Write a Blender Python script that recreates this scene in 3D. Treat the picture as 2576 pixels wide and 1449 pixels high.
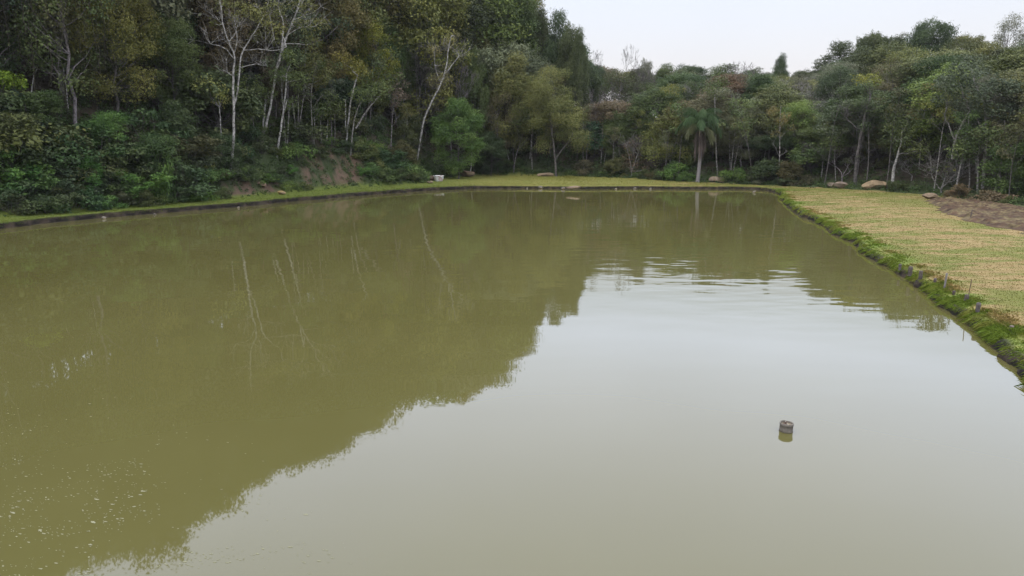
import bpy, math, random
import numpy as np
from mathutils import Vector
for o in list(bpy.data.objects): bpy.data.objects.remove(o)
S = bpy.context.scene
R = math.radians
# ------------------------------------------------------------------ camera
CAMH, PITCH, FPX = 5.5, R(12), 1774.0        # FPX: focal length for a picture 2576 wide
cd = bpy.data.cameras.new('camera'); cam = bpy.data.objects.new('camera', cd); S.collection.objects.link(cam)
cam.location = (0, 0, CAMH); cam.rotation_euler = (R(90)-PITCH, 0, 0)
cd.sensor_width = 36; cd.lens = 36*FPX/2576; cd.clip_start = .1; cd.clip_end = 3000
S.camera = cam
# ------------------------------------------------------------------ sky (overcast) and sun
w = bpy.data.worlds.new("World"); S.world = w; w.use_nodes = True
nt = w.node_tree; nt.nodes.clear()
def N(nt, t, **k):
    n = nt.nodes.new(t)
    for a, b in k.items():
        if a in n.inputs.keys(): n.inputs[a].default_value = b
        else: setattr(n, a, b)
    return n
SUN_EL, SUN_AZ = 58, 215      # azimuth clockwise from +Y
out = N(nt, 'ShaderNodeOutputWorld'); sky = N(nt, 'ShaderNodeTexSky', sky_type='NISHITA')
sky.sun_disc = False; sky.sun_elevation = R(SUN_EL); sky.sun_rotation = R(SUN_AZ); sky.dust_density = 3; sky.air_density = 1.5
b1 = N(nt, 'ShaderNodeBackground', Strength=.05); nt.links.new(sky.outputs[0], b1.inputs[0])
tc = N(nt, 'ShaderNodeTexCoord'); sp = N(nt, 'ShaderNodeSeparateXYZ'); nt.links.new(tc.outputs['Generated'], sp.inputs[0])
rmp = N(nt, 'ShaderNodeValToRGB'); nt.links.new(sp.outputs[2], rmp.inputs[0])
SKYC = [(0.0, (.70, .66, .70)), (.10, (.70, .68, .74)), (.18, (.69, .70, .78)), (.215, (1.05, 1.14, 1.34)), (.27, (1.70, 1.84, 2.28)), (.42, (1.98, 2.06, 2.5)), (.6, (2.15, 2.2, 2.55)), (1, (2.2, 2.25, 2.35))]
e = rmp.color_ramp.elements
e[0].position = SKYC[0][0]; e[0].color = SKYC[0][1]+(1,); e[1].position = SKYC[-1][0]; e[1].color = SKYC[-1][1]+(1,)
for p_, c_ in SKYC[1:-1]:
    q = e.new(p_); q.color = c_+(1,)
cn = N(nt, 'ShaderNodeTexNoise', Scale=1.6, Detail=4.0); nt.links.new(tc.outputs['Generated'], cn.inputs['Vector'])
mr = N(nt, 'ShaderNodeMapRange'); mr.inputs[1].default_value = .3; mr.inputs[2].default_value = .7; mr.inputs[3].default_value = .93; mr.inputs[4].default_value = 1.07
nt.links.new(cn.outputs[0], mr.inputs[0])
b2 = N(nt, 'ShaderNodeBackground'); nt.links.new(rmp.outputs[0], b2.inputs[0]); nt.links.new(mr.outputs[0], b2.inputs[1])
ad = N(nt, 'ShaderNodeAddShader'); nt.links.new(b1.outputs[0], ad.inputs[0]); nt.links.new(b2.outputs[0], ad.inputs[1]); nt.links.new(ad.outputs[0], out.inputs[0])
sd = bpy.data.lights.new('sun', 'SUN'); sd.energy = .8; sd.angle = R(18); sd.color = (1, .96, .9)
so = bpy.data.objects.new('sun', sd); S.collection.objects.link(so)
dv = Vector((math.sin(R(SUN_AZ))*math.cos(R(SUN_EL)), math.cos(R(SUN_AZ))*math.cos(R(SUN_EL)), math.sin(R(SUN_EL))))
so.rotation_euler = dv.to_track_quat('Z', 'Y').to_euler()
S.view_settings.view_transform = 'Standard'; S.view_settings.look = 'None'; S.view_settings.gamma = 1; S.view_settings.exposure = 0
S.cycles.max_bounces = 5; S.cycles.diffuse_bounces = 2; S.cycles.glossy_bounces = 3; S.cycles.transparent_max_bounces = 4
# ------------------------------------------------------------------ numbers
rng = np.random.default_rng(7); random.seed(7)
def ray(px, py):
    dx = (px-1288)/FPX; dy = (724-py)/FPX
    return np.array([dx, math.cos(PITCH)+dy*math.sin(PITCH), -math.sin(PITCH)+dy*math.cos(PITCH)])
def G(px, py, z=0.0):                       # point on the level z seen at a pixel
    d = ray(px, py); k = (z-CAMH)/d[2]; return np.array([d[0]*k, d[1]*k, z])
def AT(px, py, D):                          # point at horizontal distance D seen at a pixel
    d = ray(px, py); k = D/math.hypot(d[0], d[1]); return np.array([d[0]*k, d[1]*k, CAMH+d[2]*k])
def pix(x, y, z):
    z = z-CAMH; f = y*math.cos(PITCH)-z*math.sin(PITCH); u = y*math.sin(PITCH)+z*math.cos(PITCH)
    return 1288+FPX*x/f, 724-FPX*u/f
def hsh(i, j, s):
    n = (i.astype(np.int64)*374761393+j.astype(np.int64)*668265263+s*1442695041) & 0x7fffffff
    n = (n ^ (n >> 13))*1274126177 & 0x7fffffff
    return ((n ^ (n >> 16)) & 0xffff)/65535.0
def vn(x, y, s=0):                          # value noise 0..1
    x = np.asarray(x, float); y = np.asarray(y, float)
    i = np.floor(x); j = np.floor(y); u = x-i; v = y-j; u = u*u*(3-2*u); v = v*v*(3-2*v)
    a, b, c, d = hsh(i, j, s), hsh(i+1, j, s), hsh(i, j+1, s), hsh(i+1, j+1, s)
    return (a*(1-u)+b*u)*(1-v)+(c*(1-u)+d*u)*v
def fbm(x, y, s=0, o=4):
    t = 0; a = .5; k = 0
    for _ in range(o):
        t = t+a*vn(x, y, s+_); k += a; a *= .5; x = x*2.03+5.1; y = y*2.03+1.7
    return t/k
def smooth(x, a, b):
    t = np.clip((x-a)/(b-a), 0, 1); return t*t*(3-2*t)
# shoreline: pixels traced on the water level, closed round behind the camera
SH = [G(*q)[:2] for q in [(0, 575), (130, 560), (260, 548), (430, 534), (600, 520), (870, 495), (1075, 480), (1140, 476), (1200, 474), (1330, 474), (1450, 475), (1600, 474), (1750, 474.5), (1880, 475), (1925, 478), (1952, 484), (1962, 492), (1966, 505), (1985, 524), (2030, 547), (2080, 572), (2130, 602), (2185, 642), (2240, 682), (2310, 728), (2380, 775), (2430, 812), (2480, 850), (2560, 912), (2620, 980)]]
SH = [np.array(p) for p in [(-34, 30), (-33.5, 38)]]+SH+[np.array(p) for p in [(9.5, 9), (7.5, 2), (3, -6), (-8, -10), (-22, -8), (-31, 4), (-34, 18)]]
SH = np.array(SH)
def resample(P, step, closed=True):
    Q = np.vstack([P, P[:1]]) if closed else P
    seg = np.linalg.norm(np.diff(Q, axis=0), axis=1); s = np.concatenate([[0], np.cumsum(seg)])
    n = int(s[-1]/step); t = np.linspace(0, s[-1], n, endpoint=not closed)
    return np.stack([np.interp(t, s, Q[:, k]) for k in range(Q.shape[1])], 1)
shore = resample(SH, .1)
def csmooth(A, n):
    k = np.hanning(2*n+3)[1:-1]; k /= k.sum(); P = np.vstack([A[-n:], A, A[:n]])
    return np.stack([np.convolve(P[:, c], k, 'valid') for c in range(A.shape[1])], 1)
shore = csmooth(shore, 12)
def normals(P, n):
    d = np.roll(P, -1, 0)-np.roll(P, 1, 0); nn = np.stack([-d[:, 1], d[:, 0]], 1)   # outward for clockwise travel
    nn /= np.linalg.norm(nn, axis=1)[:, None]; nn = csmooth(nn, n); return nn/np.linalg.norm(nn, axis=1)[:, None]
NRM = normals(shore, 45)
# foot of the forest
FOOT = np.array([(-60, 20), (-42, 35)]+[tuple(G(px, py, .5)[:2]) for px, py in [(0, 541), (150, 531), (300, 521), (450, 507), (600, 493), (730, 481), (860, 471), (960, 466), (1050, 461), (1130, 447), (1200, 441), (1330, 441), (1450, 443), (1580, 448), (1700, 455), (1900, 462), (2080, 472), (2330, 490), (2576, 522)]]+[(44, 40), (50, 10), (45, -30), (0, -60), (-60, -30)])
def seg_dist(P, poly, closed=True):         # distance and inside test
    n = len(poly); x, y = P[:, 0], P[:, 1]; best = np.full(len(P), 1e9); ins = np.zeros(len(P), bool)
    for i in range(n if closed else n-1):
        a = poly[i]; b = poly[(i+1) % n]; d = b-a
        t = np.clip(((x-a[0])*d[0]+(y-a[1])*d[1])/(d@d), 0, 1)
        best = np.minimum(best, np.hypot(x-a[0]-t*d[0], y-a[1]-t*d[1]))
        c = (a[1] > y) != (b[1] > y)
        ins ^= c & (x < d[0]*(y-a[1])/(d[1] if d[1] else 1e-9)+a[0])
    return best, ins
SHC = shore[::8]
AZ = np.array([-180, -60, -36, -20, -12, -6, -1, 2, 4.4, 7, 11, 20, 25, 32, 40, 180])
A1 = np.array([1.5, 2.0, 2.6, 2.6, 2.6, 1.2, .6, .5, .3, .2, 0, 0, 0, 0, 0, 0])
SL = np.array([.5, .8, .85, .85, .82, .80, .78, .66, .55, .48, .46, .46, .44, .42, .4, .4])
HM = np.array([18, 22, 23, 22, 22, 22, 20, 16, 12, 10, 9.5, 10, 10.5, 12, 12, 12])
def terrain(x, y):
    x = np.atleast_1d(np.asarray(x, float)); y = np.atleast_1d(np.asarray(y, float)); P = np.stack([x, y], 1)
    t, insp = seg_dist(P, SHC); u, insf = seg_dist(P, FOOT)
    u = np.where(insf, 0, u); az = np.degrees(np.arctan2(x, y))
    a1, sl, hm = (np.interp(az, AZ, q) for q in (A1, SL, HM))
    hill = a1*smooth(u, 0, 3.2)+hm*(1-np.exp(-sl*np.maximum(u-2.5, 0)/hm*1.15))
    base = .36+.14*smooth(t, .5, 8)+.05*(fbm(x*.5, y*.5, 3)-.5)
    z = base+hill+(fbm(x*.25, y*.25, 9)-.5)*1.2*smooth(u, 0, 6)+(fbm(x*.9, y*.9, 19)-.5)*.7*smooth(u, 0, 1.5)
    return z
def terr1(x, y): return float(terrain(x, y)[0])
def hitD(px, py):                           # where a pixel's ray meets the terrain
    d = ray(px, py); L = math.hypot(d[0], d[1]); ks = np.arange(15, 170, .25)/L
    X, Y, Z = d[0]*ks, d[1]*ks, CAMH+d[2]*ks; T = terrain(X, Y); i = np.argmax(Z < T)
    return (X[i], Y[i], T[i], ks[i]*L)
# colour of the turf, shared by the ground and the blades
def mix(a, b, t): t = np.asarray(t)[:, None]; return a*(1-t)+b*t
C = lambda *v: np.array(v, float)[None, :]
def turf(x, y, t):
    az = np.degrees(np.arctan2(x, y))
    n1 = fbm(x*.22, y*.5, 31); n2 = fbm(x*1.1, y*2.6, 35); n3 = fbm(x*4, y*6, 39, 3)
    lush = mix(C(.105, .160, .026), C(.185, .205, .042), n2)
    lawn = mix(C(.205, .152, .056), C(.285, .205, .092), smooth(n3, .3, .7))
    grn = mix(C(.112, .128, .024), C(.160, .155, .036), n2)
    straw = smooth(az, -2, 19)
    k = smooth(n1*.38+n2*.42+n3*.2, .45, .585)
    right = mix(grn, lawn, k*(.35+.65*straw))
    left = mix(C(.080, .120, .018), C(.135, .145, .028), n2*.8)
    far = mix(C(.125, .145, .024), C(.19, .165, .045), n2)
    c = mix(left, far, smooth(az, -8, -1)); c = mix(c, right, smooth(az, 8, 19))
    edge = (1-smooth(t+(n2-.5)*2.4+(n1-.5)*2.0, .1, .95))*smooth(az, 18.5, 21)
    edge = np.maximum(edge, .75*smooth(az, 18.5, 21)*(1-smooth(t, .35, .6)))
    return mix(c, lush, edge)
# ------------------------------------------------------------------ materials
def mat(name):
    m = bpy.data.materials.new(name); m.use_nodes = True; m.node_tree.nodes.clear(); return m, m.node_tree
def noise(nt, scale, detail=4, vec=None, rough=.6):
    n = N(nt, 'ShaderNodeTexNoise', Scale=scale, Detail=float(detail), Roughness=rough)
    if vec: nt.links.new(vec, n.inputs['Vector'])
    return n.outputs[0]
def rng_(nt, v, a, b, c, d):
    m = N(nt, 'ShaderNodeMapRange'); nt.links.new(v, m.inputs[0])
    for i, q in enumerate((a, b, c, d)): m.inputs[i+1].default_value = q
    return m.outputs[0]
def mul(nt, col, val):
    m = N(nt, 'ShaderNodeVectorMath', operation='SCALE'); nt.links.new(col, m.inputs[0]); nt.links.new(val, m.inputs['Scale']); return m.outputs[0]
def math_(nt, op, a, b):
    m = N(nt, 'ShaderNodeMath', operation=op)
    for i, q in enumerate((a, b)):
        if isinstance(q, (int, float)): m.inputs[i].default_value = q
        else: nt.links.new(q, m.inputs[i])
    return m.outputs[0]
def leafmat():
    m, nt = mat('foliage'); o = N(nt, 'ShaderNodeOutputMaterial')
    oi = N(nt, 'ShaderNodeObjectInfo'); at = N(nt, 'ShaderNodeAttribute', attribute_name='var')
    v = rng_(nt, at.outputs['Fac'], 0, 1, .45, 1.6); c = mul(nt, oi.outputs['Color'], v)
    hs = N(nt, 'ShaderNodeHueSaturation'); nt.links.new(c, hs.inputs['Color']); nt.links.new(rng_(nt, at.outputs['Fac'], 0, 1, .53, .475), hs.inputs['Hue'])
    pb = N(nt, 'ShaderNodeBsdfPrincipled', Roughness=.55); pb.inputs['Specular IOR Level'].default_value = .18; nt.links.new(hs.outputs[0], pb.inputs['Base Color'])
    tr = N(nt, 'ShaderNodeBsdfTranslucent'); nt.links.new(hs.outputs[0], tr.inputs[0])
    mx = N(nt, 'ShaderNodeMixShader'); mx.inputs[0].default_value = .25
    nt.links.new(pb.outputs[0], mx.inputs[1]); nt.links.new(tr.outputs[0], mx.inputs[2]); nt.links.new(mx.outputs[0], o.inputs[0]); return m
def colmat(name, rough=.9, sc=8, amp=(.7, 1.3), attr=False, bump=0, obj=False, spec=.2, base=(.5, .5, .5), sc2=None, c2=None):
    m, nt = mat(name); o = N(nt, 'ShaderNodeOutputMaterial'); pb = N(nt, 'ShaderNodeBsdfPrincipled', Roughness=rough)
    pb.inputs['Specular IOR Level'].default_value = spec
    tc = N(nt, 'ShaderNodeTexCoord'); n = noise(nt, sc, 5, tc.outputs['Object'])
    if attr: c = N(nt, 'ShaderNodeAttribute', attribute_name='col').outputs['Color']
    elif obj: c = N(nt, 'ShaderNodeObjectInfo').outputs['Color']
    else: rg = N(nt, 'ShaderNodeRGB'); rg.outputs[0].default_value = (*base, 1); c = rg.outputs[0]
    if c2:
        mx = N(nt, 'ShaderNodeMix', data_type='RGBA'); nt.links.new(rng_(nt, noise(nt, sc2, 5, tc.outputs['Object']), .47, .58, 0, 1), mx.inputs[0])
        nt.links.new(c, mx.inputs[6]); mx.inputs[7].default_value = (*c2, 1); c = mx.outputs[2]
    nt.links.new(mul(nt, c, rng_(nt, n, .3, .7, *amp)), pb.inputs['Base Color'])
    if bump:
        b = N(nt, 'ShaderNodeBump', Strength=1.0, Distance=bump); nt.links.new(noise(nt, sc*.8, 6, tc.outputs['Object'], .7), b.inputs['Height']); nt.links.new(b.outputs[0], pb.inputs['Normal'])
    nt.links.new(pb.outputs[0], o.inputs[0]); return m
def grassmat():
    m, nt = mat('grass_blades'); o = N(nt, 'ShaderNodeOutputMaterial'); c = N(nt, 'ShaderNodeAttribute', attribute_name='col').outputs['Color']
    d = N(nt, 'ShaderNodeBsdfDiffuse'); t = N(nt, 'ShaderNodeBsdfTranslucent'); nt.links.new(c, d.inputs[0]); nt.links.new(c, t.inputs[0])
    mx = N(nt, 'ShaderNodeMixShader'); mx.inputs[0].default_value = .45; nt.links.new(d.outputs[0], mx.inputs[1]); nt.links.new(t.outputs[0], mx.inputs[2]); nt.links.new(mx.outputs[0], o.inputs[0]); return m
def barkmat():
    m, nt = mat('bark'); o = N(nt, 'ShaderNodeOutputMaterial'); pb = N(nt, 'ShaderNodeBsdfPrincipled', Roughness=.9)
    tc = N(nt, 'ShaderNodeTexCoord'); c = N(nt, 'ShaderNodeObjectInfo').outputs['Color']
    mp = N(nt, 'ShaderNodeMapping'); mp.inputs['Scale'].default_value = (1, 1, 1.3); nt.links.new(tc.outputs['Object'], mp.inputs[0])
    n = noise(nt, 3.5, 5, mp.outputs[0], .7)
    nt.links.new(mul(nt, c, rng_(nt, n, .40, .60, .30, 1.15)), pb.inputs['Base Color'])
    b = N(nt, 'ShaderNodeBump', Strength=.6, Distance=.02); nt.links.new(noise(nt, 22, 4, mp.outputs[0]), b.inputs['Height']); nt.links.new(b.outputs[0], pb.inputs['Normal'])
    nt.links.new(pb.outputs[0], o.inputs[0]); return m
M = dict(leaf=leafmat(), bark=barkmat(),
    ground=colmat('earth_and_turf', sc=16, amp=(.78, 1.22), attr=True, bump=.05),
    grass=grassmat(),
    rock=colmat('rock', sc=2.2, amp=(.6, 1.25), obj=True, bump=.06, sc2=1.4, c2=(.16, .12, .07)),
    soil=colmat('tilled_earth', sc=2.6, amp=(.45, 1.5), base=(.066, .040, .023), bump=.10, sc2=1.0, c2=(.115, .088, .042)),
    wood=colmat('weathered_wood', sc=30, amp=(.5, 1.4), obj=True, bump=.004),
    conc=colmat('wet_concrete', sc=24, amp=(.7, 1.25), obj=True, bump=.004),
    tank=colmat('flaking_white_paint', sc=3, amp=(.75, 1.1), base=(.66, .66, .64), sc2=2.5, c2=(.40, .30, .28), bump=.01),
    foam=colmat('dry_foam', sc=40, amp=(.6, 1.2), base=(.23, .225, .14)),
    palm=colmat('palm_bark', sc=9, amp=(.75, 1.15), obj=True, bump=.01))
def watermat():
    m, nt = mat('muddy_water'); o = N(nt, 'ShaderNodeOutputMaterial'); pb = N(nt, 'ShaderNodeBsdfPrincipled', Roughness=.02, IOR=1.52)
    ge = N(nt, 'ShaderNodeNewGeometry'); P = ge.outputs['Position']
    big = noise(nt, .05, 3, P)
    mx = N(nt, 'ShaderNodeMix', data_type='RGBA'); nt.links.new(rng_(nt, big, .35, .65, 0, 1), mx.inputs[0])
    mx.inputs[6].default_value = (*WAT[0], 1); mx.inputs[7].default_value = (*WAT[1], 1); nt.links.new(mx.outputs[2], pb.inputs['Base Color'])
    def wave(sx, sy, rot, sc, det):
        mp = N(nt, 'ShaderNodeMapping'); mp.inputs['Rotation'].default_value = (0, 0, R(rot)); mp.inputs['Scale'].default_value = (sx, sy, 1); nt.links.new(P, mp.inputs[0])
        return noise(nt, sc, det, mp.outputs[0], .45)
    sp = N(nt, 'ShaderNodeSeparateXYZ'); nt.links.new(P, sp.inputs[0])
    # breeze patches: ruffled water in the middle of the pond and toward the right bank, still water near by
    f1 = rng_(nt, sp.outputs[1], 18, 27, 0, 1); f2 = rng_(nt, sp.outputs[1], 34, 52, 1, .28)
    fx = rng_(nt, sp.outputs[0], -3, 7, .3, 1)
    patch = rng_(nt, noise(nt, .16, 3, P), .36, .60, .35, 1.0)
    k = math_(nt, 'MULTIPLY', math_(nt, 'MULTIPLY', f1, f2), math_(nt, 'MULTIPLY', fx, patch))
    h1 = math_(nt, 'MULTIPLY', math_(nt, 'ADD', wave(.6, 1.35, -16, .95, 1), math_(nt, 'MULTIPLY', wave(.7, 1.5, 9, 2.3, 1), .18)), k)
    h2 = math_(nt, 'MULTIPLY', wave(.8, 1.6, 10, .35, 1), .5)
    h3 = math_(nt, 'MULTIPLY', wave(.7, 1.7, 6, 3.0, 2), math_(nt, 'MULTIPLY', rng_(nt, sp.outputs[1], 25, 50, .0, 1), .10))
    hh = math_(nt, 'ADD', math_(nt, 'ADD', h1, h2), h3)
    b = N(nt, 'ShaderNodeBump', Strength=1.0, Distance=WAVE); nt.links.new(hh, b.inputs['Height']); nt.links.new(b.outputs[0], pb.inputs['Normal'])
    nt.links.new(pb.outputs[0], o.inputs[0]); return m
WAT = ((.082, .0755, .024), (.096, .088, .030)); WAVE = .015
M['water'] = watermat()
# ------------------------------------------------------------------ object helpers
def mesh_np(name, V, F, fa=None, va=None, smooth_=False):
    """V (n,3), F (m,k) faces of one size, or a list of such arrays"""
    me = bpy.data.meshes.new(name); V = np.asarray(V, np.float32)
    Fs = F if isinstance(F, list) else [F]; Fs = [np.asarray(q, np.int32) for q in Fs if len(q)]
    loops = np.concatenate([q.ravel() for q in Fs]); tot = np.concatenate([np.full(len(q), q.shape[1], np.int32) for q in Fs])
    st = np.concatenate([[0], np.cumsum(tot)[:-1]]).astype(np.int32)
    me.vertices.add(len(V)); me.vertices.foreach_set('co', V.ravel()); me.loops.add(len(loops)); me.loops.foreach_set('vertex_index', loops)
    me.polygons.add(len(tot)); me.polygons.foreach_set('loop_start', st); me.polygons.foreach_set('loop_total', tot)
    if smooth_: me.polygons.foreach_set('use_smooth', np.ones(len(tot), bool))
    if fa is not None:
        a = me.attributes.new('var', 'FLOAT', 'FACE'); a.data.foreach_set('value', np.asarray(fa, np.float32))
    if va is not None:
        a = me.attributes.new('col', 'FLOAT_COLOR', 'POINT'); c = np.ones((len(V), 4), np.float32); c[:, :3] = va; a.data.foreach_set('color', c.ravel())
    me.update(calc_edges=True); me.validate(); return me
def link(name, me, m=None, parent=None, loc=None, color=None):
    o = bpy.data.objects.new(name, me); S.collection.objects.link(o)
    if m and me is not None and not me.materials: me.materials.append(m)
    if parent: o.parent = parent
    if loc is not None: o.location = loc
    if color is not None: o.color = (*color, 1)
    return o
def tag(o, label=None, cat=None, group=None, kind=None):
    for k, v in (('label', label), ('category', cat), ('group', group), ('kind', kind)):
        if v: o[k] = v
    return o
class MB:
    def __init__(s): s.V = []; s.Q = []; s.T = []; s.n = 0
    def add(s, V, Q=(), T=()):
        V = np.asarray(V, float); s.V.append(V)
        if len(Q): s.Q.append(np.asarray(Q)+s.n)
        if len(T): s.T.append(np.asarray(T)+s.n)
        s.n += len(V)
    def tube(s, P, r, k=6, cap=True):
        P = np.asarray(P, float); r = np.broadcast_to(np.asarray(r, float), (len(P),)); n = len(P)
        d = np.gradient(P, axis=0); d /= np.linalg.norm(d, axis=1)[:, None]+1e-9
        ref = np.array([1., 0, 0]) if abs(d[0][0]) < .8 else np.array([0, 1., 0])
        a = np.cross(d, ref); a /= np.linalg.norm(a, axis=1)[:, None]+1e-9; b = np.cross(d, a)
        th = np.arange(k)*2*math.pi/k
        V = P[:, None]+r[:, None, None]*(np.cos(th)[None, :, None]*a[:, None]+np.sin(th)[None, :, None]*b[:, None])
        i = np.arange(n-1)[:, None]*k; j = np.arange(k)[None]; j2 = (j+1) % k
        Q = np.stack([i+j, i+j2, i+k+j2, i+k+j], -1).reshape(-1, 4); V = V.reshape(-1, 3)
        T = []
        if cap:
            V = np.vstack([V, P[-1]+d[-1]*r[-1]*.3]); q = (n-1)*k
            T = [(q+x, q+(x+1) % k, n*k) for x in range(k)]
        s.add(V, Q, T)
    def mesh(s, name, **kw): return mesh_np(name, np.vstack(s.V), [np.vstack(s.Q) if s.Q else np.zeros((0, 4)), np.vstack(s.T) if s.T else np.zeros((0, 3))], **kw)
def wob(P0, P1, n, amp, rg):
    t = np.linspace(0, 1, n)[:, None]; P = np.asarray(P0)*(1-t)+np.asarray(P1)*t
    ns = rg.normal(0, amp, (n, 3))*np.sin(t*math.pi)**.5; ns[0] = 0; ns[-1] = 0
    return P+ns
def leaves(centers, radii, dens, rg, size=.2, flat=.75, bias=.35, wid=.55, droop=0, shell=.45):
    """leaf-sized rhombi scattered over ragged clumps; returns V,F,var"""
    cs, vs, ns = [], [], []
    for c, r in zip(centers, radii):
        n = max(12, int(dens*r*r)); d = rg.normal(size=(n, 3)); d[:, 2] += bias; d /= np.linalg.norm(d, axis=1)[:, None]
        lump = 1+.35*np.sin(d[:, 0]*5+c[0]*3)*np.sin(d[:, 1]*5+c[1]*3)+.2*np.sin(d[:, 2]*9+c[2]*2)
        rr = r*lump*(1-shell*rg.random(n)**1.6)*np.where(rg.random(n) < .07, 1.22, 1)
        cs.append(c+d*rr[:, None]*np.array([1, 1, flat])); cv = rg.random()
        vs.append(np.clip(.5*cv+.25*rg.random(n)+.25*rg.random(n), 0, 1)); ns.append(d)
    P = np.vstack(cs); v = np.concatenate(vs); nd = np.vstack(ns); n = len(P)
    nr = nd*.55+rg.normal(size=(n, 3))*.55+np.array([0, 0, .55]); nr /= np.linalg.norm(nr, axis=1)[:, None]
    a = rg.normal(size=(n, 3)); a[:, 2] -= droop; a -= (a*nr).sum(1)[:, None]*nr; a /= np.linalg.norm(a, axis=1)[:, None]; b = np.cross(nr, a)
    L = (size*(.6+.8*rg.random(n)))[:, None]; W = L*wid
    V = np.stack([P-a*L*.5, P+b*W*.5, P+a*L*.5-nr*L*.12, P-b*W*.5], 1).reshape(-1, 3)
    return V, np.arange(n*4).reshape(-1, 4), v
# ------------------------------------------------------------------ tree kinds (meshes of about real size, base at origin)
def limbs(mb, top_of, clumps, radii, H, r0, rg, frac=.6, low=.3, lean=(0, 0)):
    n = 9; z = np.linspace(-.5, top_of, n); P = np.stack([lean[0]*(z/H)**1.3*0+lean[0]*z/H+rg.normal(0, .12, n), lean[1]*z/H+rg.normal(0, .12, n), z], 1); P[0, :2] = 0
    r = r0*(1-.75*np.linspace(0, 1, n)); mb.tube(P, r, 7)
    for c, cr in zip(clumps, radii):
        if rg.random() > frac: continue
        zb = max(low*H, min(c[2]-cr-rg.uniform(.5, 3), top_of*.95)); i = np.interp(zb, z, np.arange(n)); k = int(i)
        b = P[k]+(P[min(k+1, n-1)]-P[k])*(i-k); rr = max(.03, r0*(1-.8*zb/H)*.45)
        mid = (b+c)/2+np.array([0, 0, -.25]); Q = np.array([b, (b+mid)/2+rg.normal(0, .12, 3), mid, (mid+c)/2+rg.normal(0, .15, 3), c]); mb.tube(Q, np.linspace(rr, .02, 5), 5)
def broadleaf(seed, H=15, W=4.2, low=.33, n=46, dens=330, size=.21, top=1.0, droop=0., vine=0, cr=(.85, 1.55), shape='round'):
    rg = np.random.default_rng(seed); C_ = []; Rr = []
    cz = H*(1+low)/2; hz = H*(1-low)/2
    for _ in range(n):
        d = rg.normal(size=3); d[2] += .25; d /= np.linalg.norm(d); k = rg.uniform(.45, 1)**.5
        x, y, zz = d*k
        if shape == 'flat': zz = zz*.55+.35
        if shape == 'cone': s = 1-.75*max(zz, -.4); x *= s; y *= s
        if shape == 'column': x *= .75; y *= .75
        C_.append(np.array([x*W, y*W, cz+zz*hz])); Rr.append(rg.uniform(*cr)*(1.15 if zz > 0 else .95))
    V, F, v = leaves(C_, Rr, dens, rg, size=size, droop=droop)
    crown = mesh_np('crown', V, F, fa=v)
    mb = MB(); limbs(mb, H*.8, C_, Rr, H, .06+.006*H, rg, low=max(.25, low*.7), frac=.45); trunk = mb.mesh('trunk', smooth_=True)
    vm = None
    if vine:
        mb = MB()
        for _ in range(vine):
            i = rg.integers(len(C_)); c = C_[i]+rg.normal(0, .6, 3); l = rg.uniform(2, max(2.2, min(6.5, c[2]-.5))); m = 7
            P = np.stack([c[0]+np.cumsum(rg.normal(0, .07, m)), c[1]+np.cumsum(rg.normal(0, .07, m)), c[2]-np.linspace(0, l, m)], 1); mb.tube(P, rg.uniform(.012, .03), 3, False)
        V2, F2, v2 = leaves([C_[i]-np.array([0, 0, rg.uniform(1, 3.5)]) for i in rg.integers(0, len(C_), 14)], [rg.uniform(.3, .6) for _ in range(14)], 260, rg, size=.16, flat=2.2, droop=2)
        mb.add(V2, F2); vm = mb.mesh('vines')
    return dict(crown=crown, trunk=trunk, vines=vm, H=H+.9, W=W+1.2)
def branchy(seed, H=10, spread=1., depth=6, r0=.16, up=.35, stub=.35, ang=.5):
    rg = np.random.default_rng(seed); mb = MB()
    def grow(p, d, l, r, k):
        q = p+d*l; m = (p+q)/2+rg.normal(0, .05*l, 3); mb.tube(np.array([p, m, q]), [r, r*.85, r*.72], 5 if k < 2 else 3, False)
        if k >= depth: return
        nb = 2 if rg.random() < .6 else 3
        for _ in range(nb):
            nd = d+rg.normal(0, ang*spread, 3); nd[2] += up*.5; nd /= np.linalg.norm(nd); grow(q, nd, l*rg.uniform(.62, .88), max(.016, r*.64), k+1)
    grow(np.array([0, 0, -.3]), np.array([rg.normal(0, .06), rg.normal(0, .06), 1.]), H*stub, r0, 0)
    V = np.vstack(mb.V); return mb, V[:, 2].max(), np.percentile(np.abs(V[:, :2]), 98)
def bare(seed, **k):
    leafy = k.pop('leafy', 0); mb, H, W = branchy(seed, **k); tr = mb.mesh('trunk'); cr = None
    if leafy:
        rg = np.random.default_rng(seed+50); V = np.vstack(mb.V); T = V[V[:, 2] > H*.45]; cs = T[rg.integers(0, len(T), leafy)]
        A, F, v = leaves(cs, rg.uniform(.25, .5, leafy), 240, rg, size=.17); cr = mesh_np('crown', A, F, fa=v)
    return dict(crown=cr, trunk=tr, vines=None, H=H, W=W)
def shrub(seed, H=2.6, W=1.8, n=16, size=.2, dens=420, cr=(.4, .8), wid=.55):
    rg = np.random.default_rng(seed); C_ = []; Rr = []
    for _ in range(n):
        a = rg.uniform(0, 6.28); k = rg.random()**.5; z = rg.uniform(.12, 1)*H*(1-.45*k); C_.append(np.array([math.cos(a)*k*W, math.sin(a)*k*W, z])); Rr.append(rg.uniform(*cr))
    V, F, v = leaves(C_, Rr, dens, rg, size=size, wid=wid); mb = MB()
    for c in C_: mb.tube(wob((rg.normal(0, .1), rg.normal(0, .1), -.3), c, 5, .06, rg), np.linspace(.04, .012, 5), 4)
    return dict(crown=mesh_np('foliage', V, F, fa=v), trunk=mb.mesh('stems'), vines=None, H=H*1.1, W=W+.5)
K = {}
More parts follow.
